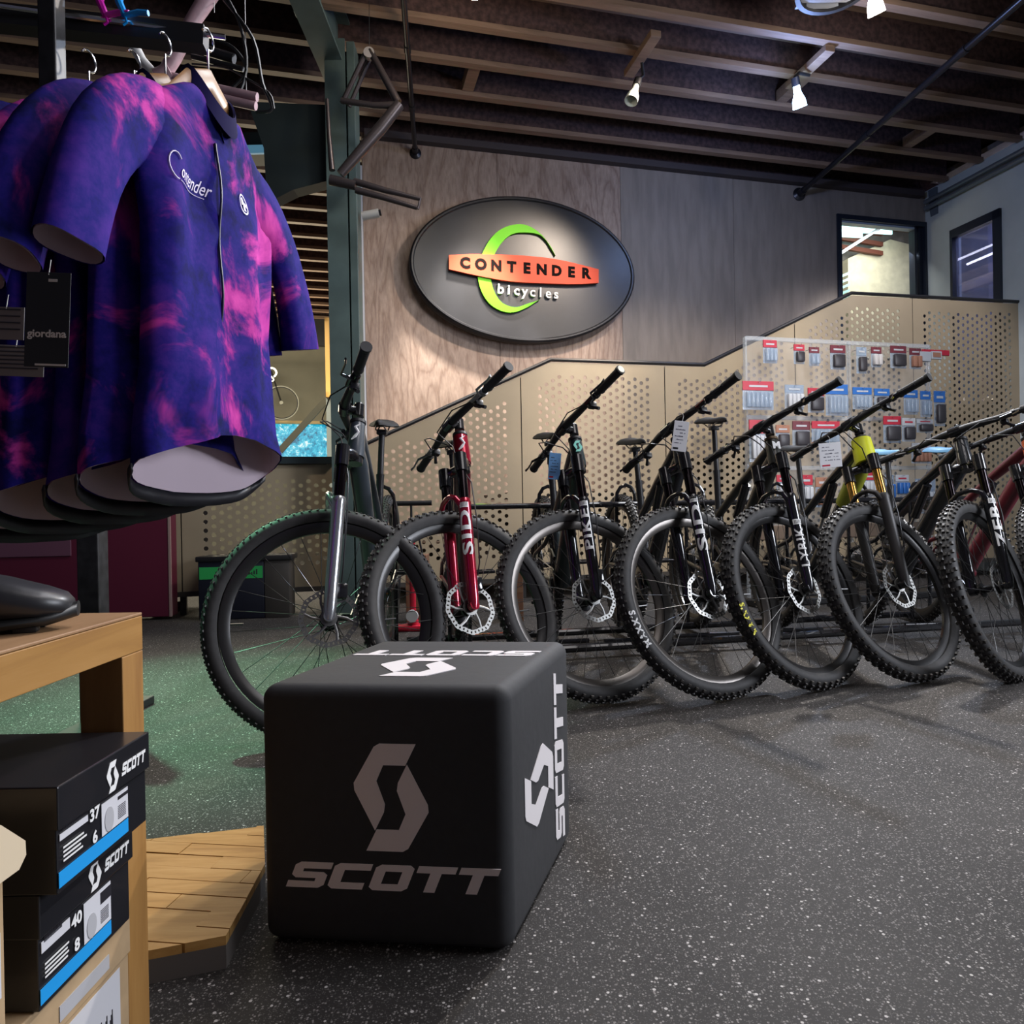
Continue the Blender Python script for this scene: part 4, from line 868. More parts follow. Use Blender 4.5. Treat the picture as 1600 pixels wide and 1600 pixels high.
rows = [
 ('top row', [(1192, 531, 1214, 568, red, clr, 'red-topped pack of small cylinders'), (1240, 538, 1257, 569, red, drk, 'small red pack with dark part'), (1264, 542, 1280, 572, mar, clr, 'maroon-topped clear pack'), (1297, 539, 1321, 578, mar, drk, 'brownish pack with tall black part'), (1338, 542, 1354, 584, clr, drk, 'pale clear pack with slim black strip'), (1361, 542, 1377, 574, mar, grp, 'maroon pack with silver clip'), (1391, 540, 1416, 576, mar, drk, 'wide maroon pack with black parts'), (1421, 544, 1439, 577, mar, brn, 'maroon pack beside the label holder')]),
 ('second row', [(1160, 595, 1209, 641, red, clr, 'large red-topped pack of bottles at the left edge'), (1226, 601, 1256, 640, clr, wht, 'clear blister pack with pale blue back'), (1262, 606, 1288, 645, red, drk, 'pack with round black part behind the handlebar'), (1290, 600, 1325, 650, blu, clr, 'wide bright blue pack'), (1332, 605, 1362, 640, blu, clr, 'blue pack with a round window'), (1366, 607, 1390, 642, blu, drk, 'blue pack with dark part'), (1412, 609, 1434, 648, blu, clr, 'blue pack right of the crossing handlebar'), (1438, 611, 1454, 652, blu, clr, 'slim blue pack near the right end'), (1459, 611, 1477, 666, blu, drk, 'tall blue pack with black tube at the right end')]),
 ('third row', [(1170, 656, 1200, 722, red, wht, 'red-topped pack of white bottles'), (1212, 664, 1234, 702, brn, drk, 'brown card with black tool'), (1238, 658, 1266, 700, mar, drk, 'maroon card with dark insert'), (1268, 658, 1312, 694, red, clr, 'wide red card with clear window'), (1380, 650, 1408, 692, red, drk, 'red and white card with dark pad'), (1409, 653, 1430, 690, wht, drk, 'white-topped card with dark pad'), (1432, 655, 1458, 676, wht, drk, 'row of small white packs'), (1424, 692, 1454, 724, wht, brn, 'white-framed card with orange-brown part')]),
 ('bottom row', [(1213, 742, 1236, 776, red, wht, 'red and white pack with pale blue base'), (1248, 742, 1270, 792, red, wht, 'bright red pack with white bottle'), (1274, 746, 1300, 792, brn, brn, 'dull brown pack'), (1340, 738, 1370, 776, red, wht, 'red and white striped card behind the gold fork'), (1383, 742, 1397, 780, clr, blu, 'narrow blue pack'), (1399, 742, 1420, 774, wht, blu, 'white and blue boxed pack'), (1430, 748, 1462, 802, clr, wht, 'large blue and white striped pack')])]
for rn, items in rows:
    for i, (x0, y0, x1, y1, c1, c2, lb) in enumerate(items):
        T_ = DT - .09 - .02 * (i % 2); a, c = ont(x0, y0, T_), ont(x1, y1, T_); w_, h_ = c[0] - a[0], a[1] - c[1]
        t = thing('packaged_part', '%s, %s of clear display' % (lb, rn), 'package', ROOM @ M.Translation(((a[0] + c[0]) / 2, T_, c[1])), 'packs on the clear display')
        MB().cbox((-w_ / 2, 0, 0), (w_ / 2, .003, h_), .0008).build('backing_card', clr, t, smooth=None)
        MB().cbox((-w_ / 2, -.004, h_ * .68), (w_ / 2, .004, h_), .001).build('header_card', c1, t, smooth=None)
        k = MB(); nb = 1 if c2 is drk else max(1, int(w_ / .035))
        for q in range(nb):
            xx = -w_ * .42 + (q + .5) * w_ * .84 / nb; rr = w_ * .38 / nb
            k.cbox((xx - rr, -.03, h_ * .08), (xx + rr, -.001, h_ * .62), min(rr, .03) * .4)
        k.build('blister_content', c2, t)
        MB().cbox((-w_ * .3, -.0055, h_ * .79), (w_ * .3, -.004, h_ * .86), .0004).build('printed_band', wht if c1 is not wht else red, t, smooth=None)
        MB().tube([(0, .09, h_ * .95), (0, -.02, h_ * .95), (0, -.028, h_ * .97)], .0025, 6).build('peg_hook', chrome, t)
a, c = ont(1438, 545, DT - .12), ont(1485, 566, DT - .12)
t = thing('shelf_label', 'red and white label holder at the top right of the clear display', 'label', ROOM @ M.Translation((a[0], DT - .12, c[1])))
w_, h_ = c[0] - a[0], a[1] - c[1]
MB().cbox((0, 0, 0), (w_ * .36, .03, h_ * .8), .003).build('white_end', wht, t, smooth=None); MB().cbox((w_ * .1, .005, h_ * .55), (w_, .02, h_), .003).build('red_strip', red, t, smooth=None); MB().cbox((w_ * .36, -.005, h_ * .2), (w_ * .7, .01, h_ * .85), .002).build('frame_window', wht, t, smooth=None)
MB().cbox((w_ * .4, -.007, h_ * .35), (w_ * .66, -.004, h_ * .75), .001).build('picture', brn, t, smooth=None)

# ================================================================ FOAM CUBE
fr_, fl_, bk_ = V((-.013, 1.088, 0)), V((-.416, 1.133, 0)), V((.113, 1.478, 0))
ex, ey = (fr_ - fl_), (bk_ - fr_); CH = .415
CT = M(((ex.x, ey.x, 0, fl_.x), (ex.y, ey.y, 0, fl_.y), (0, 0, 1, 0), (0, 0, 0, 1)))
cube = thing('foam_cube', 'black foam cube seat with white emblems standing on the floor', 'ottoman', M.Translation(fl_))
bm = bmesh.new(); bmesh.ops.create_cube(bm, size=1)
for v in bm.verts: v.co = CT @ V((v.co.x + .5, v.co.y + .5, 0)) - fl_ + V((0, 0, (v.co.z + .5) * CH))
bmesh.ops.bevel(bm, geom=bm.edges[:], offset=.024, segments=6, affect='EDGES', profile=.5)
bmesh.ops.subdivide_edges(bm, edges=[e for e in bm.edges if e.calc_length() > .2], cuts=5, use_grid_fill=True)
me = bpy.data.meshes.new('cover'); bm.to_mesh(me); bm.free(); me.materials.append(mat('cube_fabric', (.027, .027, .029), .75, noise=.06, scale=60, bump=.04))
me.polygons.foreach_set('use_smooth', [True] * len(me.polygons)); me.set_sharp_from_angle(angle=R(40)); place(me, 'cover', cube)
exn, eyn = ex.normalized(), ey.normalized(); Lx, Ly = ex.length, ey.length
cp = mat('cube_print', (.86, .77, .74), .6)
front = frameT(V((0, 0, 0)) - exn.cross(V((0, 0, 1))) * -.0 , exn, (0, 0, 1))   # x right, y up, normal toward the camera
def on_front(px, py):      # coordinates on the front face
    r = ray(px, py); n = exn.cross(V((0, 0, 1))); k = (fl_ - V((0, 0, H))).dot(n) / r.dot(n); p = r * k + V((0, 0, H)) - fl_; return p.dot(exn), p.z
a, c = on_front(610, 1162), on_front(612, 1330)
b = MB(); scott_s(b, frameT(exn * ((a[0] + c[0]) / 2) + V((0, 0, (a[1] + c[1]) / 2)), exn, (0, 0, 1)) , a[1] - c[1]); 
l, r_, tp, bt_ = on_front(447, 1380), on_front(783, 1360), on_front(600, 1351), on_front(600, 1391)
scott(b, frameT(exn * ((l[0] + r_[0]) / 2) + V((0, 0, (tp[1] + bt_[1]) / 2)), exn, (0, 0, 1)), r_[0] - l[0], tp[1] - bt_[1]); b.build('front_emblem', cp, cube, smooth=None)
# side face (normal +x): the emblem lies rotated, reading upward
nrm = eyn.cross(V((0, 0, 1)))
def on_side(px, py):
    r = ray(px, py); k = (fr_ - V((0, 0, H))).dot(nrm) / r.dot(nrm); p = r * k + V((0, 0, H)) - fr_; return p.dot(eyn), p.z
cb = mat('cube_print_side', (.74, .70, .70), .6)
b = MB(); a, c = on_side(872, 1323), on_side(873, 1044); q0, q1 = on_side(866, 1180), on_side(880, 1180)
yc = (q0[0] + q1[0]) / 2; zc = (a[1] + c[1]) / 2
scott(b, frameT(fr_ - fl_ + eyn * yc + V((0, 0, zc)), (0, 0, 1), -eyn), c[1] - a[1], q1[0] - q0[0])
e0, e1 = on_side(819, 1225), on_side(864, 1225); zt, zb_ = on_side(848, 1163)[1], on_side(838, 1290)[1]
scott_s(b, frameT(fr_ - fl_ + eyn * ((e0[0] + e1[0]) / 2) + V((0, 0, (zt + zb_) / 2)), (0, 0, 1), -eyn), e1[0] - e0[0]); b.build('side_emblem', cb, cube, smooth=None)
# top face, turned so that it reads from behind
def on_top(px, py): return onz(px, py, CH) - fl_
b = MB(); l, r_ = on_top(553, 1021), on_top(848, 1021); tp, bt_ = on_top(700, 1017.5), on_top(700, 1025)
scott(b, frameT(((l + r_) / 2).xy.to_3d() + V((0, 0, CH)), -exn, -eyn), (r_ - l).length * .98, (tp - bt_).length)
tp, bt_ = on_top(640, 1030), on_top(640, 1056); l, r_ = on_top(590, 1043), on_top(708, 1043); ce = (tp + bt_) / 2; ce = V((((on_top(575, 1056) + on_top(724, 1028)) / 2).x, ce.y, CH))
scott_s(b, frameT(ce, -exn, -eyn), (tp - bt_).length * 1.08, wx=1.6); b.build('top_emblem', cb, cube, smooth=None)

# ================================================================ LOW PLATFORM WITH PARQUET TOP
corner = [onz(233, 1312, .05), onz(420, 1289, .05), onz(410, 1352, .05), onz(353, 1462, .05), onz(236, 1486, .05), onz(120, 1500, .05), onz(120, 1325, .05)]
corner = [onz(90, 1328, .05), onz(412, 1290, .05), onz(414, 1350, .05), onz(353, 1462, .05), onz(90, 1512, .05)]
o_ = corner[4]; plat = thing('low_platform', 'low parquet-topped display platform between bench and cube', 'platform', M.Translation((o_.x, o_.y, 0)))
rel = [(p.x - o_.x, p.y - o_.y) for p in corner]
MB().prism(list(reversed(rel)), 0, .036).build('plinth', mat('taupe_plinth', (.13, .115, .105), .6), plat, smooth=None)
def clip(poly, f):
    out = []
    for i in range(len(poly)):
        a, c = poly[i], poly[(i + 1) % len(poly)]; fa, fc = f(a), f(c)
        if fa >= 0: out.append(a)
        if fa * fc < 0: k = fa / (fa - fc); out.append((a[0] + (c[0] - a[0]) * k, a[1] + (c[1] - a[1]) * k))
    return out
pol = list(reversed(rel)); 
if sum(pol[i][0] * pol[(i + 1) % 5][1] - pol[(i + 1) % 5][0] * pol[i][1] for i in range(5)) < 0: pol = pol[::-1]
random.seed(3)
pang = R(-8); row = 0; yy = -.1
while yy < .62:
    xx = -.2 - (row % 3) * .09
    while xx < .62:
        L_ = .26; quad = [(xx + .0008, yy + .0008), (xx + L_ - .0008, yy + .0008), (xx + L_ - .0008, yy + .042), (xx + .0008, yy + .042)]
        quad = [(x * math.cos(pang) - y * math.sin(pang), x * math.sin(pang) + y * math.cos(pang)) for x, y in quad]
        for i in range(5):
            (ax_, ay_), (bx_, by_) = pol[i], pol[(i + 1) % 5]
            quad = clip(quad, lambda p: (bx_ - ax_) * (p[1] - ay_) - (by_ - ay_) * (p[0] - ax_)) if quad else quad
        if len(quad) > 2: MB().prism(quad, .036, .050 + random.uniform(-.0012, .0012)).build('plank', parq, plat, smooth=None)
        xx += L_
    yy += .043; row += 1

# ================================================================ SHOE BENCH with boxes
BX, BY, BZ = -.499, .945, .562
bench = thing('display_bench', 'light wood open-frame display bench at the left edge', 'bench', M.Translation((BX, BY, 0)))
g_ = .001
MB().cbox((-.9, -.85, BZ - .004), (0, 0, BZ), .0012).build('top_board', wood_material('bench_top', (.32, .18, .085), (.38, .22, .11), (.25, .13, .06), grain=(14, 1.2, 14), scale=2.2, dist=.5), bench, smooth=None)
MB().cbox((-.055, -.85, BZ - .05), (0, 0, BZ - .0045), .001).build('apron_rail', oak, bench, smooth=None); MB().cbox((-.9, -.055, BZ - .05), (-.056, 0, BZ - .0045), .001).build('apron_rail', oak, bench, smooth=None)
ok2 = wood_material('beech_leg', (.34, .17, .045), (.40, .21, .060), (.26, .12, .03), grain=(14, 14, 1.2), scale=2.2, dist=.5, bump=.03)
MB().cbox((-.055, -.05, 0), (0, 0, BZ - .0505), .0012).build('leg', ok2, bench, smooth=None); MB().cbox((-.055, -.90, 0), (0, -.85, BZ), .0012).build('leg', ok2, bench, smooth=None); MB().cbox((-.9, -.05, 0), (-.845, 0, BZ - .0505), .0012).build('leg', ok2, bench, smooth=None)
MB().cbox((-.9, -.849, .018), (-.0, -.0505, .042), .0012).build('bottom_shelf', oak, bench, smooth=None)
# shoe on the bench
sh = thing('cycling_shoe', 'black cycling shoe on top of the wooden bench', 'shoe', M.Translation((-.585, .80, BZ + .0)) @ M.Rotation(R(22), 4, 'Z'))
rings = []
for x, hw, z0, z1 in ((-.24, .022, .02, .07), (-.22, .034, .012, .10), (-.16, .037, .012, .115), (-.10, .034, .012, .10), (-.04, .040, .012, .075), (.01, .046, .012, .062), (.045, .042, .013, .050), (.065, .028, .016, .042), (.073, .012, .02, .034)):
    rings.append([(x, hw * math.copysign(abs(math.cos(2 * math.pi * k / 18)) ** .8, math.cos(2 * math.pi * k / 18)), (z0 + z1) / 2 + (z1 - z0) / 2 * math.copysign(abs(math.sin(2 * math.pi * k / 18)) ** .8, math.sin(2 * math.pi * k / 18))) for k in range(18)])
MB().loft(rings).build('upper', mat('shoe_leather', (.022, .022, .025), .38, bump=.05, scale=40), sh, smooth=70)
rings = [[(x, hw * math.cos(2 * math.pi * k / 14), .010 + .009 * math.sin(2 * math.pi * k / 14) + dz) for k in range(14)] for x, hw, dz in ((-.24, .02, .004), (-.2, .034, 0), (-.1, .030, .004), (0, .045, 0), (.05, .038, .004), (.078, .012, .012))]
MB().loft(rings).build('sole', mat('shoe_sole', (.012, .012, .012), .5), sh, smooth=60)
for x in (-.07, -.02): MB().tube([(x, -.043, .045), (x + .006, -.02, .075 - (x + .07) * .2), (x + .006, .02, .078 - (x + .07) * .2), (x, .043, .045)], .009, 8, flat=.3).build('strap', gloss, sh)
for x, s in ((.03, .02), (.03, -.02), (-.2, 0)): MB().cbox((x - .012, s - .008, 0), (x + .012, s + .008, .008), .002).build('tread_lug', MATS['shoe_sole'], sh)
# shoe boxes
def shoebox(near, far, z0, z1, depth, num, label, body):
    near, far = V((*near, 0)), V((*far, 0)); d = (far - near); L_ = d.length; d.normalize()
    t = thing('shoe_box', label, 'box', M.Translation((near.x, near.y, z0)) @ M.Rotation(math.atan2(d.y, d.x), 4, 'Z'))    # x along label face, y into the shelf
    h = z1 - z0; lid = .045
    MB().cbox((.003, .004, 0), (L_ - .003, depth - .003, h - .004), .0015).build('box_body', body, t, smooth=None)
    MB().cbox((0, 0, h - lid), (L_, depth, h), .0015).build('lid', body, t, smooth=None)
    FT_ = frameT((0, .0035, 0), (1, 0, 0), (0, 0, 1))
    k = MB(); LT = frameT((L_ * .72, -.0005, h - lid / 2 - .003), (1, 0, 0), (0, 0, 1)); scott(k, LT @ M.Translation((.012, 0, 0)), L_ * .30, .014, .0004); scott_s(k, LT @ M.Translation((-L_ * .185, 0, 0)), .034, .0004); k.build('lid_print', white, t, smooth=None)
    y = .0033
    MB().box((L_ * .02, y - .0006, h * .02 + .004), (L_ * .74, y, h * .02 + .020)).build('blue_stripe', mat('label_blue', (.01, .30, .72), .5), t, smooth=None)
    MB().box((L_ * .44, y - .0006, .024), (L_ * .74, y, h - lid - .006)).build('white_label', mat('label_white', (.60, .60, .63), .6), t, smooth=None)
    MB().box((L_ * .0 + .006, y - .0006, h * .48), (L_ * .30, y, h - lid - .006)).build('barcode_label', MATS['label_white'], t, smooth=None)
    k = MB()
    for q in range(18): k.box((L_ * .62 + q * .0012, y - .0010, .052), (L_ * .62 + q * .0012 + .0007, y - .0005, h - lid - .010))
    for q in range(16): k.box((.010 + q * .0018, y - .0010, h * .56), (.010 + q * .0018 + .0009, y - .0005, h * .56 + .010))
    for q in range(8): k.box((L_ * .62, y - .001, .030 + q * .002), (L_ * .71, y - .0005, .0308 + q * .002))
    k.build('barcode', drk, t, smooth=None, kind='stuff')
    k = MB(); k.lathe([(.001, 0), (.010, 0), (.010, .0006), (.001, .0006)], 16, frameT((L_ * .52, y - .0006, .038), (1, 0, 0), (0, 0, 1)) @ M.Diagonal((.9, 1.4, 1, 1)), axis='z'); k.build('shoe_picture', grp, t)
    k = MB(); text_mb(k, num[0], .018, frameT((L_ * .365, y - .0008, h * .50), (1, 0, 0), (0, 0, 1)), extrude=.0002, bold=.0006); text_mb(k, num[1], .018, frameT((L_ * .365, y - .0008, h * .27), (1, 0, 0), (0, 0, 1)), extrude=.0002, bold=.0006)
    for q in range(4): k.box((L_ * .06, y - .001, .030 + q * .0045), (L_ * random.uniform(.22, .29), y - .0005, .0318 + q * .0045))
    k.build('size_print', white, t, smooth=None)
    return t
bxm = mat('box_black', (.014, .014, .017), .3, coat=.3)
shoebox((-.463, .709), (-.463, .888), .308, .419, .33, ('37', '6'), 'black shoe box marked 37, top of the stack in the bench', bxm)
shoebox((-.486, .712), (-.484, .884), .187, .3075, .33, ('40', '8'), 'black shoe box marked 40 under the top box', bxm)
t = thing('shoe_box', 'tan cardboard shoe box on the bottom shelf of the bench', 'box', M.Translation((-.50, .655, .043)) @ M.Rotation(R(89), 4, 'Z'))
MB().cbox((0, 0, 0), (.235, .32, .095), .0015).build('box_body', cardb, t, smooth=None); MB().cbox((-.002, -.002, .096), (.237, .32, .143), .0015).build('lid', cardb, t, smooth=None)
MB().box((.06, -.0006, .012), (.215, 0, .090)).build('white_label', MATS['label_white'], t, smooth=None); k = MB()
for q in range(20): k.box((.155 + q * .0022, -.0012, .014), (.155 + q * .0022 + .0012, -.0006, .03 + (q % 5) * .005))
k.tube([(.075, -.001, .02), (.09, -.001, .022), (.12, -.001, .045), (.135, -.001, .055)], [.004, .008, .006, .003], 6, flat=.1); k.box((.145, -.0012, .008), (.147, -.0006, .068)); k.build('label_print', drk, t, smooth=None)
MB().box((.10, -.003, .105), (.19, -.002, .122)).build('grey_sticker', grp, t, smooth=None)
# nearest box with its open flap
t = thing('shoe_box', 'open tan cardboard box at the left edge with flap raised', 'box', M.Translation((-.478, .50, .12)) @ M.Rotation(R(90), 4, 'Z'))
MB().cbox((-.02, .0, 0), (.152, .3, .268), .0015).build('box_body', cardb, t, smooth=None)
MB().prism([(.0, 0), (.155, 0), (.168, .008), (.172, .02), (.150, .046), (.138, .05), (.0, .05)], -.001, .001, M.Translation((0, -.012, .243)) @ M.Rotation(R(74), 4, 'X')).build('flap', mat('pale_flap', (.50, .41, .28), .7), t, smooth=None)
MB().box((.05, -.0008, .13), (.146, 0, .19)).build('white_label', MATS['label_white'], t, smooth=None); k = MB()
for q in range(9): k.box((.06 + q * .008, -.0014, .14), (.064 + q * .008, -.0008, .18))
k.build('label_print', drk, t, smooth=None); MB().box((.04, -.0014, .012), (.135, -.0006, .036)).build('maroon_stripe', mar, t, smooth=None)

# ================================================================ JERSEYS ON THE RAIL
def jersey(T, seed, label, marks=False, tags=False):
    t = thing('jersey', label, 'jersey', T, 'tie-dye cycling jerseys hung on the rail')     # x: width (image right = +), y: front normal (-y faces the viewer side), z up; origin at hem centre
    n = 40; mj = jersey_material(seed); rnd = random.Random(seed)
    ph = [rnd.uniform(0, 6.28) for _ in range(6)]
    prof = [(z_, h_, d_ * .78) for z_, h_, d_ in [(0, .235, .078), (.07, .228, .072), (.18, .216, .064), (.31, .209, .058), (.45, .214, .053), (.54, .224, .048), (.61, .226, .044), (.665, .212, .040), (.71, .178, .038), (.745, .130, .040), (.770, .095, .044), (.787, .075, .046), (.80, .066, .046)]]
    def ringat(z, hw, d, off=0.):
        rg = []
        for k in range(n):
            a = 2 * math.pi * k / n; ca, sa = math.cos(a), math.sin(a)
            x = (hw - off) * math.copysign(abs(ca) ** .75, ca); y = (d - off) * math.copysign(abs(sa) ** .8, sa)
            fold = .010 * math.sin(x * 28 + z * 4 + ph[0]) + .007 * math.sin(x * 47 - z * 7 + ph[1]) + .005 * math.sin(z * 26 + x * 14 + ph[2])
            fade = max(0., min(1., (.75 - z) / .2))
            y += fold * fade * (1 if sa < 0 else .5)
            zz = z
            if z < .14:      # hem: front higher, back drops
                k_ = (1 - z / .14); zz += k_ * ((.045 if sa < 0 else -.055) * abs(sa) + (-.0))
                if sa < 0: zz += k_ * .02 * math.cos(x * 12) * abs(sa)
            if z > .72 and sa < 0: zz -= (z - .72) * 1.4 * max(0, 1 - abs(x) / .08)
            rg.append((x, y, zz))
        return rg
    b = MB(); b.loft([ringat(*p) for p in prof], False, False); body = b.build('body', mj, t, smooth=60)
    b = MB(); b.loft([ringat(z, hw, d, .004) for z, hw, d in prof[:7]], False, False); b.build('lining', mat('pale_lining', (.55, .45, .52), .8), t, smooth=60)
    # back gripper band
    R0 = ringat(-.004, .238, .062); vs, fs = [], []; m_ = n // 2
    for k in range(1, m_):
        hb_ = .004 + .026 * math.sin(math.pi * k / m_) ** .5; p_ = R0[k]
        vs += [(p_[0], p_[1] + .001, p_[2] + .006), (p_[0] * .99, p_[1] + .001, p_[2] + .006 - hb_)]
    for k in range(m_ - 2): fs.append((2 * k, 2 * k + 1, 2 * k + 3, 2 * k + 2))
    b = MB(); b.add(vs, fs); o_ = b.build('gripper_band', mat('black_elastic', (.010, .010, .014), .5), t, smooth=60)
    sm_ = o_.modifiers.new('s', 'SOLIDIFY'); sm_.thickness = .004; sm_.offset = 0
    # sleeves
    for s in (1, -1):
        b = MB(); rings = []; rl = []
        for f in range(13):
            q = f / 12
            a0_, a1_, a2_ = (1 - q) ** 2, 2 * q * (1 - q), q * q
            cx_ = s * (.135 * a0_ + .315 * a1_ + .385 * a2_); cz_ = .650 * a0_ + .645 * a1_ + .335 * a2_
            tx, tz = 2 * (1 - q) * (.315 - .135) + 2 * q * (.385 - .315), 2 * (1 - q) * -.005 + 2 * q * (.335 - .645)
            tl = math.hypot(tx, tz); nx, nz = -tz / tl, s * tx / tl
            hw = .080 - .022 * q; dd = .024 + .016 * q
            rg, ri = [], []
            for k in range(24):
                a = 2 * math.pi * k / 24; u = hw * math.cos(a); v = dd * math.sin(a) + .006 * math.sin(u * 50 + q * 5 + ph[3]) * q
                rg.append((cx_ + nx * u, v, cz_ + nz * u)); ri.append((cx_ + nx * u * .95, v * .9, cz_ + nz * u * .95))
            rings.append(rg); rl.append(ri)
        b.loft(rings, False, False); b.build('sleeve', mj, t, smooth=60)
        b = MB(); b.loft(rl[4:], False, False); b.build('sleeve_lining', MATS['pale_lining'], t, smooth=60)
    # collar
    b = MB(); c0, c1, c2 = [], [], []
    for k in range(24):
        a = 2 * math.pi * k / 24; dz = -.085 * max(0, -math.sin(a)) ** 1.5
        c0.append((.074 * math.cos(a), .048 * math.sin(a), .788 + dz)); c1.append((.068 * math.cos(a), .046 * math.sin(a), .825 + dz * .9)); c2.append((.063 * math.cos(a), .041 * math.sin(a), .822 + dz * .9))
    b.loft([c0, c1, c2, [(x * .95, y * .92, z - .04) for x, y, z in c2]], False, False); b.build('collar', mat('navy_collar', (.008, .006, .045), .9, spec=.1), t, smooth=50)
    # zip
    def fronty(z, x=0.):
        for (z0, h0, d0_), (z1, h1, d1_) in zip(prof, prof[1:]):
            if z <= z1: f_ = max(0., (z - z0) / (z1 - z0)); d = d0_ + (d1_ - d0_) * f_; hw = h0 + (h1 - h0) * f_; break
        ca = min(1., abs(x) / hw) ** (1 / .75); sa = math.sqrt(max(0., 1 - ca * ca))
        fold = .010 * math.sin(x * 28 + z * 4 + ph[0]) + .007 * math.sin(x * 47 - z * 7 + ph[1]) + .005 * math.sin(z * 26 + x * 14 + ph[2])
        return -d * sa ** .8 + fold * max(0., min(1., (.75 - z) / .2))
    zx = lambda z: -.030
    b = MB(); b.tube([(zx(z), fronty(z, zx(z)) - .001, z) for z in [.075 + k * .02 for k in range(31)]], .0026, 6); b.build('zip', mat('zip_navy', (.006, .006, .030), .5), t)
    if marks:
        lm = mat('lilac_print', (.75, .68, .85), .6)
        cs = lambda x0, z0: (lambda x, y, z: (x0 + x, fronty(z0 + y, x0 + x) - .0022 - z, z0 + y))
        b = MB(); F1 = cs(-.104, .562)
        text_mb(b, 'ontender', .040, None, extrude=.0003, bold=.0001, shear=.45, width=.66, fn=F1)
        b.tube([F1(-.060 + .017 * math.cos(R(a)), .004 + .026 * math.sin(R(a)), 0) for a in range(40, 300, 20)], .0014, 5)
        b.tube([F1(-.052 + k * .0115, -.021 + .0004 * k, 0) for k in range(9)], .0009, 5); b.build('chest_lettering', lm, t, smooth=None)
        F2 = cs(.060, .585)
        out = [(.018 * math.cos(R(a)) * (1 - .12 * math.sin(R(a))), .023 * math.sin(R(a))) for a in range(0, 360, 20)]; inn = [(x * .84, y * .84) for x, y in out]; m_ = len(out)
        b = MB(); b.add([F2(x, y, 0) for x, y in out + inn], [(i, (i + 1) % m_, m_ + (i + 1) % m_, m_ + i) for i in range(m_)])
        pl_ = [(-.010, .010), (-.002, .015), (.002, .005), (.012, .003), (.013, -.005), (.003, -.003), (.007, -.015), (-.003, -.015), (-.003, -.002), (-.010, -.005)]
        b.add([F2(x, y, .0003) for x, y in pl_], [tuple(range(len(pl_)))]); b.build('chest_crest', lm, t, smooth=None)
    return t, fronty
def hang(near_far, z_hem):        # width axis from the near edge to the far edge
    (xn, yn), (xf, yf) = near_far; c_ = V(((xn + xf) / 2, (yn + yf) / 2, z_hem)); a = math.atan2(yf - yn, xf - xn)
    return M.Translation(c_) @ M.Rotation(a, 4, 'Z')
def hanger(T, label):
    t = thing('wooden_hanger', label, 'hanger', T, 'wooden hangers on the rail')
    b = MB(); b.tube([(-.19, 0, .690), (-.12, 0, .735), (-.06, 0, .79), (0, 0, .825), (.06, 0, .79), (.12, 0, .735), (.19, 0, .690)], [.012, .016, .026, .030, .026, .016, .012], 10, flat=.36, upv=(0, 0, 1)); b.build('shoulder_bar', mat('hanger_wood', (.25, .125, .045), .4, noise=.15, scale=20), t)
    b = MB(); pts = [(0, 0, .85), (0, 0, .895)] + [(.020 * math.cos(R(a)) , 0, .917 + .022 * math.sin(R(a))) for a in range(-90, 180, 27)]
    b.tube(pts, .0022, 8); b.build('hook', chrome, t)
J0 = ((-.680, 1.285), (-.590, 1.745)); 
poses = [(0, 0), (-.085, -.015), (-.165, .01), (-.245, -.02), (-.33, .0)]
lbs = ['front-most tie-dye jersey with white chest lettering and open collar', 'tie-dye jersey directly behind the front-most one', 'third tie-dye jersey along the rail', 'fourth tie-dye jersey along the rail', 'leftmost tie-dye jersey on the rail, cut by the picture edge']
for i, (dx, dy) in enumerate(poses):
    nf = ((J0[0][0] + dx, J0[0][1] + dy), (J0[1][0] + dx, J0[1][1] + dy))
    T_ = hang(nf, .795 - .018 * i) 
    jersey(T_, 3 + i, lbs[i], marks=(i == 0))
    hanger(T_, 'wooden hanger holding the %s' % ('front-most jersey' if i == 0 else ['', 'second jersey from the front', 'third jersey from the front', 'fourth jersey from the front', 'leftmost jersey'][i]))
# swing tags on the near side
def swing(px0, py0, px1, py1, Y, label, m, txt=None, lines=0):
    a, c = atY(px0, py0, Y), atY(px1, py1, Y); w_, h_ = c.x - a.x, a.z - c.z
    t = thing('swing_tag', label, 'tag', M.Translation(((a.x + c.x) / 2, Y, (a.z + c.z) / 2)) @ M.Rotation(R(3), 4, 'Y'))
    MB().cbox((-w_ / 2, 0, -h_ / 2), (w_ / 2, .001, h_ / 2), .0003).build('card', m, t, smooth=None)
    MB().tube([(0, 0, h_ / 2 - .004), (0, .004, h_ / 2 + .02)], .0007, 5).build('string', white, t)
    k = MB()
    if txt: text_mb(k, txt, w_ * .24, frameT((0, -.0006, -h_ * .15), (1, 0, 0), (0, 0, 1)), extrude=.0002, bold=.0004, width=1.05); k.box((w_ * .0, -.0006, h_ * .40), (w_ * .2, 0, h_ * .43)); k.box((-w_ * .25, -.0006, -h_ * .485), (w_ * .45, 0, -h_ * .465))
    for q in range(lines): k.box((-w_ * .45, -.0006, h_ * (.4 - q * .8 / lines)), (w_ * .4, 0, h_ * (.4 - q * .8 / lines) + .0022))
    k.build('print', white if txt else drk, t, smooth=None)
swing(38, 426, 110, 573, 1.06, 'black swing tag with white lettering hanging at the sleeves', mat('tag_black', (.020, .023, .028), .5), 'giordana')
swing(-20, 480, 38, 530, 1.10, 'grey paper tag half cut by the left edge, upper', mat('tag_grey', (.20, .19, .20), .7), None, 4)
swing(-20, 540, 69, 587, 1.12, 'grey printed paper tag under the black swing tag', MATS['tag_grey'], None, 6)
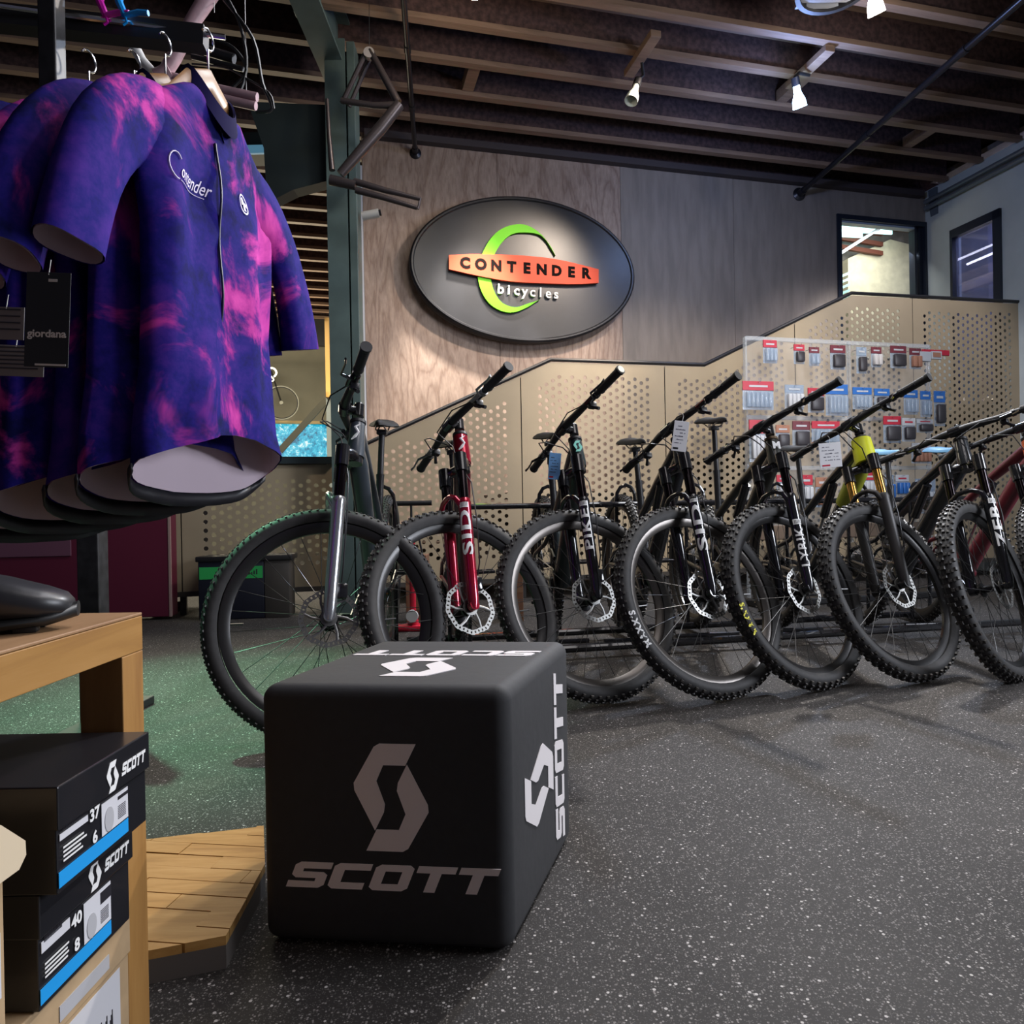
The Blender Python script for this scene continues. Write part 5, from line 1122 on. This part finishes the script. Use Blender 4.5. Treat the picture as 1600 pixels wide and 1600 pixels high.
# clothes rail
rl = thing('clothes_rack', 'black clothes rack with chrome rods the jerseys hang from', 'clothes rack', M.Translation((0, 0, 0)))
p0, p1 = atY(-60, 22, 1.50), atY(322, 62, 1.56)
MB().box((0, -.02, -.022), ((p1 - p0).length, .02, .022), M.Translation(p0) @ (p1 - p0).to_track_quat('X', 'Z').to_matrix().to_4x4()).build('rail', black, rl, smooth=None)
q0, q1 = atY(-60, 0, 1.46), atY(352, 58, 1.56); MB().tube([q0, q1], .006, 8).build('chrome_rod', chrome, rl)
q0, q1 = atY(-60, 36, 1.52), atY(318, 80, 1.58); MB().tube([q0, q1], .003, 8).build('chrome_rod', chrome, rl)
pt = atY(80, 0, 1.44); MB().cbox((pt.x - .018, pt.y - .018, 1.45), (pt.x + .018, pt.y + .018, 2.35), .003).build('rear_post', mat('post_black', (.022, .022, .024), .45, noise=.4, scale=30), rl, smooth=None)
pf = onz(146, 1000, 0); pf = atY(146, 930, 2.3); MB().cbox((pf.x - .035, pf.y - .03, 0), (pf.x + .035, pf.y + .03, 1.0), .004).build('front_post', MATS['post_black'], rl, smooth=None)
MB().cbox((pf.x - .04, pf.y - .5, 0), (pf.x + .04, pf.y + .3, .03), .004).build('foot', black, rl, smooth=None)
for i, (x, m_, lb) in enumerate(((165, mat('magenta_plastic', (.75, .02, .50), .2), 'magenta plastic hanger above the black rail'), (195, mat('azure_plastic', (.01, .30, .80), .2), 'blue plastic hanger above the black rail'))):
    a = atY(x, 24, 1.50); t = thing('plastic_hanger', lb, 'hanger', M.Translation(a)); MB().tube([(0, 0, 0), (-.012, 0, .03), (-.022, .02, .08)], [.007, .008, .012], 8).tube([(.0, 0, 0), (.03, .0, .006), (.05, 0, .004)], .006, 8).build('hanger_arm', m_, t)
    MB().tube([(0, 0, 0), (.004, 0, -.015), (-.004, 0, -.02)], .003, 6).build('hook', m_, t)
# pale frame hung from the ceiling behind the rack
hf = thing('hanging_bicycle_frame', 'pale pink bicycle frame hanging behind the clothes rack', 'bicycle frame', M.Translation(atY(330, 60, 2.6)))
o_ = atY(330, 60, 2.6); HF = lambda x, y: atY(x, y, 2.6) - o_
pinkf = mat('dusty_pink_paint', (.42, .27, .30), .45, noise=.1, scale=30)
MB().tube([HF(335, -20), HF(300, 35), HF(272, 90), HF(255, 118)], [.032, .026, .026, .024], 12).build('down_tube', pinkf, hf)
MB().tube([HF(262, 118), HF(320, 135), HF(402, 152)], [.016, .017, .016], 12).tube([HF(262, 128), HF(320, 148), HF(400, 166)], [.016, .017, .016], 12).build('chain_stays', pinkf, hf)
MB().tube([HF(203, 60), HF(222, 95), HF(238, 112)], [.020, .018, .016], 12).build('seat_tube', white, hf)
MB().tube([HF(268, 112), HF(246, 122)], .032, 16).build('bottom_bracket', pinkf, hf)
for j, pts in enumerate((((345, -20), (372, 30), (385, 90), (380, 130), (370, 150)), ((350, 0), (395, 60), (410, 130), (425, 170), (400, 175)), ((330, 60), (365, 75), (385, 110), (360, 140)), ((300, 100), (350, 105), (380, 120), (420, 145), (428, 170)))):
    MB().tube([HF(*p) for p in smoothpts(list(pts), 4)], .006 if j < 3 else .004, 6).build('cable', black, hf)
MB().tube([HF(320, 78), HF(366, 92)], .018, 12).tube([HF(300, 88), HF(380, 108)], .010, 10).build('fork_end', black, hf)
for wx in (335, 385): MB().tube([HF(wx, 150 if wx > 350 else 20), V((HF(wx, 0).x, 0, CZ - hf.location.z))], .0015, 5).build('hanging_wire', steel, hf)
# grey frame hung beside the column
h2 = thing('hanging_bicycle_frame', 'bare grey bicycle frame hanging beside the steel column', 'bicycle frame', M.Translation(atY(573, 79, 4.6)))
o2 = atY(573, 79, 4.6); Q = lambda x, y, dy=0.: atY(x, y, 4.6) - o2 + V((0, dy, 0))
rawm = mat('raw_grey_frame', (.085, .07, .072), .35, .6)
MB().tube([Q(573, 79), Q(531, 153, .06)], .016, 10).tube([Q(577, 80, .05), Q(540, 153, .10)], .014, 10).build('seat_stays', rawm, h2)
MB().tube([Q(578, 79), Q(622, 160)], [.022, .026], 12).build('seat_tube', rawm, h2); MB().tube([Q(533, 157), Q(585, 165), Q(622, 165)], [.018, .020, .026], 12).build('chain_stays', rawm, h2)
MB().tube([Q(624, 163), Q(595, 200), Q(532, 272)], [.036, .040, .030], 14).build('down_tube', rawm, h2); MB().tube([Q(511, 155), Q(514, 210), Q(519, 266)], [.012, .014, .020], 12).build('top_tube', rawm, h2)
MB().tube([Q(516, 281), Q(556, 290)], [.034, .030], 14).build('head_tube', rawm, h2)
MB().tube([Q(553, 283), Q(600, 297), Q(657, 311)], [.022, .020, .014], 12).tube([Q(556, 297), Q(600, 309), Q(652, 325)], [.022, .020, .014], 12).tube([Q(657, 309), Q(653, 327)], .008, 8).build('fork_legs', rawm, h2)
MB().lathe([(.001, -.02), (.035, -.02), (.035, .02), (.001, .02)], 16, M.Translation(Q(577, 84))).build('seat_cluster', mat('pale_lug', (.40, .37, .36), .4), h2)
MB().tube([Q(577, 84), V((Q(577, 0).x, 0, CZ - o2.z))], .002, 5).build('hanging_wire', steel, h2)
# far bicycle hung on the far wall
p_ = ont(440, 630, 7.2); fb = thing('wall_hung_bicycle', 'distant bicycle hung on the grey far wall beyond the jerseys', 'bicycle', ROOM @ M.Translation((p_[0], 7.15, p_[1])))
rimf = mat('pale_rim', (.50, .50, .42), .4)
MB().ring([(.27, -.01), (.285, -.01), (.285, .01), (.27, .01)], 48).build('front_wheel', rimf, fb); MB().ring([(.255, -.008), (.27, -.008), (.27, .008), (.255, .008)], 48).build('front_tire', black, fb)
MB().lathe([(.001, -.02), (.03, -.02), (.03, .02), (.001, .02)], 14).build('hub', rimf, fb)
e_ = ont(425, 583, 7.2); ev = V((e_[0] - p_[0], 0, e_[1] - p_[1])); MB().ring([(.06, -.01), (.09, -.01), (.09, .01), (.06, .01)], 24, M.Translation(ev)).ring([(.02, -.02), (.04, -.02), (.04, .0), (.02, .0)], 20, M.Translation(ev + V((0, 0, -.12)))).build('crankset', chrome, fb)
MB().tube([ev, ev + V((-.35, 0, .35)), ev + V((-.6, 0, .2))], .02, 8).tube([ev, V((0, 0, 0))], .014, 8).build('frame', black, fb)

# ================================================================ LOW FURNITURE AT THE LEFT
cbp = onz(268, 968, 0)
cab = thing('maroon_cabinet', 'dark maroon cabinet standing behind the clothes rack', 'cabinet', M.Translation((cbp.x, cbp.y, 0)) @ M.Rotation(R(6), 4, 'Z'))
MB().cbox((-1.9, 0, .02), (0, .12, .80), .005).build('carcass', maroon, cab, smooth=None); MB().cbox((-.012, -.004, .02), (.004, .01, .80), .001).build('edge_strip', mat('beige_edge', (.35, .24, .22), .5), cab, smooth=None)
MB().cbox((-1.9, -.012, .44), (-.62, -.001, .68), .004).build('door_panel', mat('mauve_panel', (.15, .06, .10), .5), cab, smooth=None)
cx_ = atY(286, 900, 5.1); bc_ = thing('black_cabinet', 'tall black wheeled cabinet right of the maroon one', 'cabinet', M.Translation((cx_.x, 5.0, 0)))
MB().cbox((-.16, 0, .12), (.06, .4, .86), .006).build('carcass', mat('cabinet_black', (.006, .006, .010), .5), bc_, smooth=None); MB().box((.07, .0, .13), (.085, .02, .80)).build('edge_strip', mat('tan_edge', (.45, .30, .14), .5), bc_, smooth=None)
for x in (-.10, .0): MB().lathe([(.001, -.015), (.035, -.015), (.035, .015), (.001, .015)], 16, M.Translation((x, .03, .045))).build('caster', black, bc_); MB().lathe([(.001, 0), (.014, 0), (.014, .006), (.001, .006)], 12, M.Translation((x, -.008, .19))).build('chrome_knob', chrome, bc_)
a, c = onz(318, 952, 0), onz(452, 944, 0); cr_ = thing('storage_crate', 'black storage crate with a bright green label behind the first bike', 'crate', M.Translation((-2.07, 4.62, 0)) @ M.Rotation(R(8), 4, 'Z'))
MB().cbox((0, 0, .0), (.42, .22, .40), .012).build('crate_body', mat('crate_navy', (.008, .010, .022), .5), cr_); MB().cbox((-.012, -.012, .385), (.60, .23, .42), .006).build('crate_lid', black, cr_); MB().cbox((.42, 0, 0), (.58, .22, .385), .006).build('side_bin', mat('bin_grey', (.05, .045, .04), .6), cr_)
MB().box((.01, -.002, .27), (.41, .0, .35)).build('green_label', mat('label_green', (.03, .42, .10), .5), cr_, smooth=None)
a = MB(); 
for q in range(9): a.box((.24 + q * .016, -.003, .295), (.24 + q * .016 + .009, -.002, .31 + (q % 3) * .01))
a.build('label_writing', drk, cr_, smooth=None)
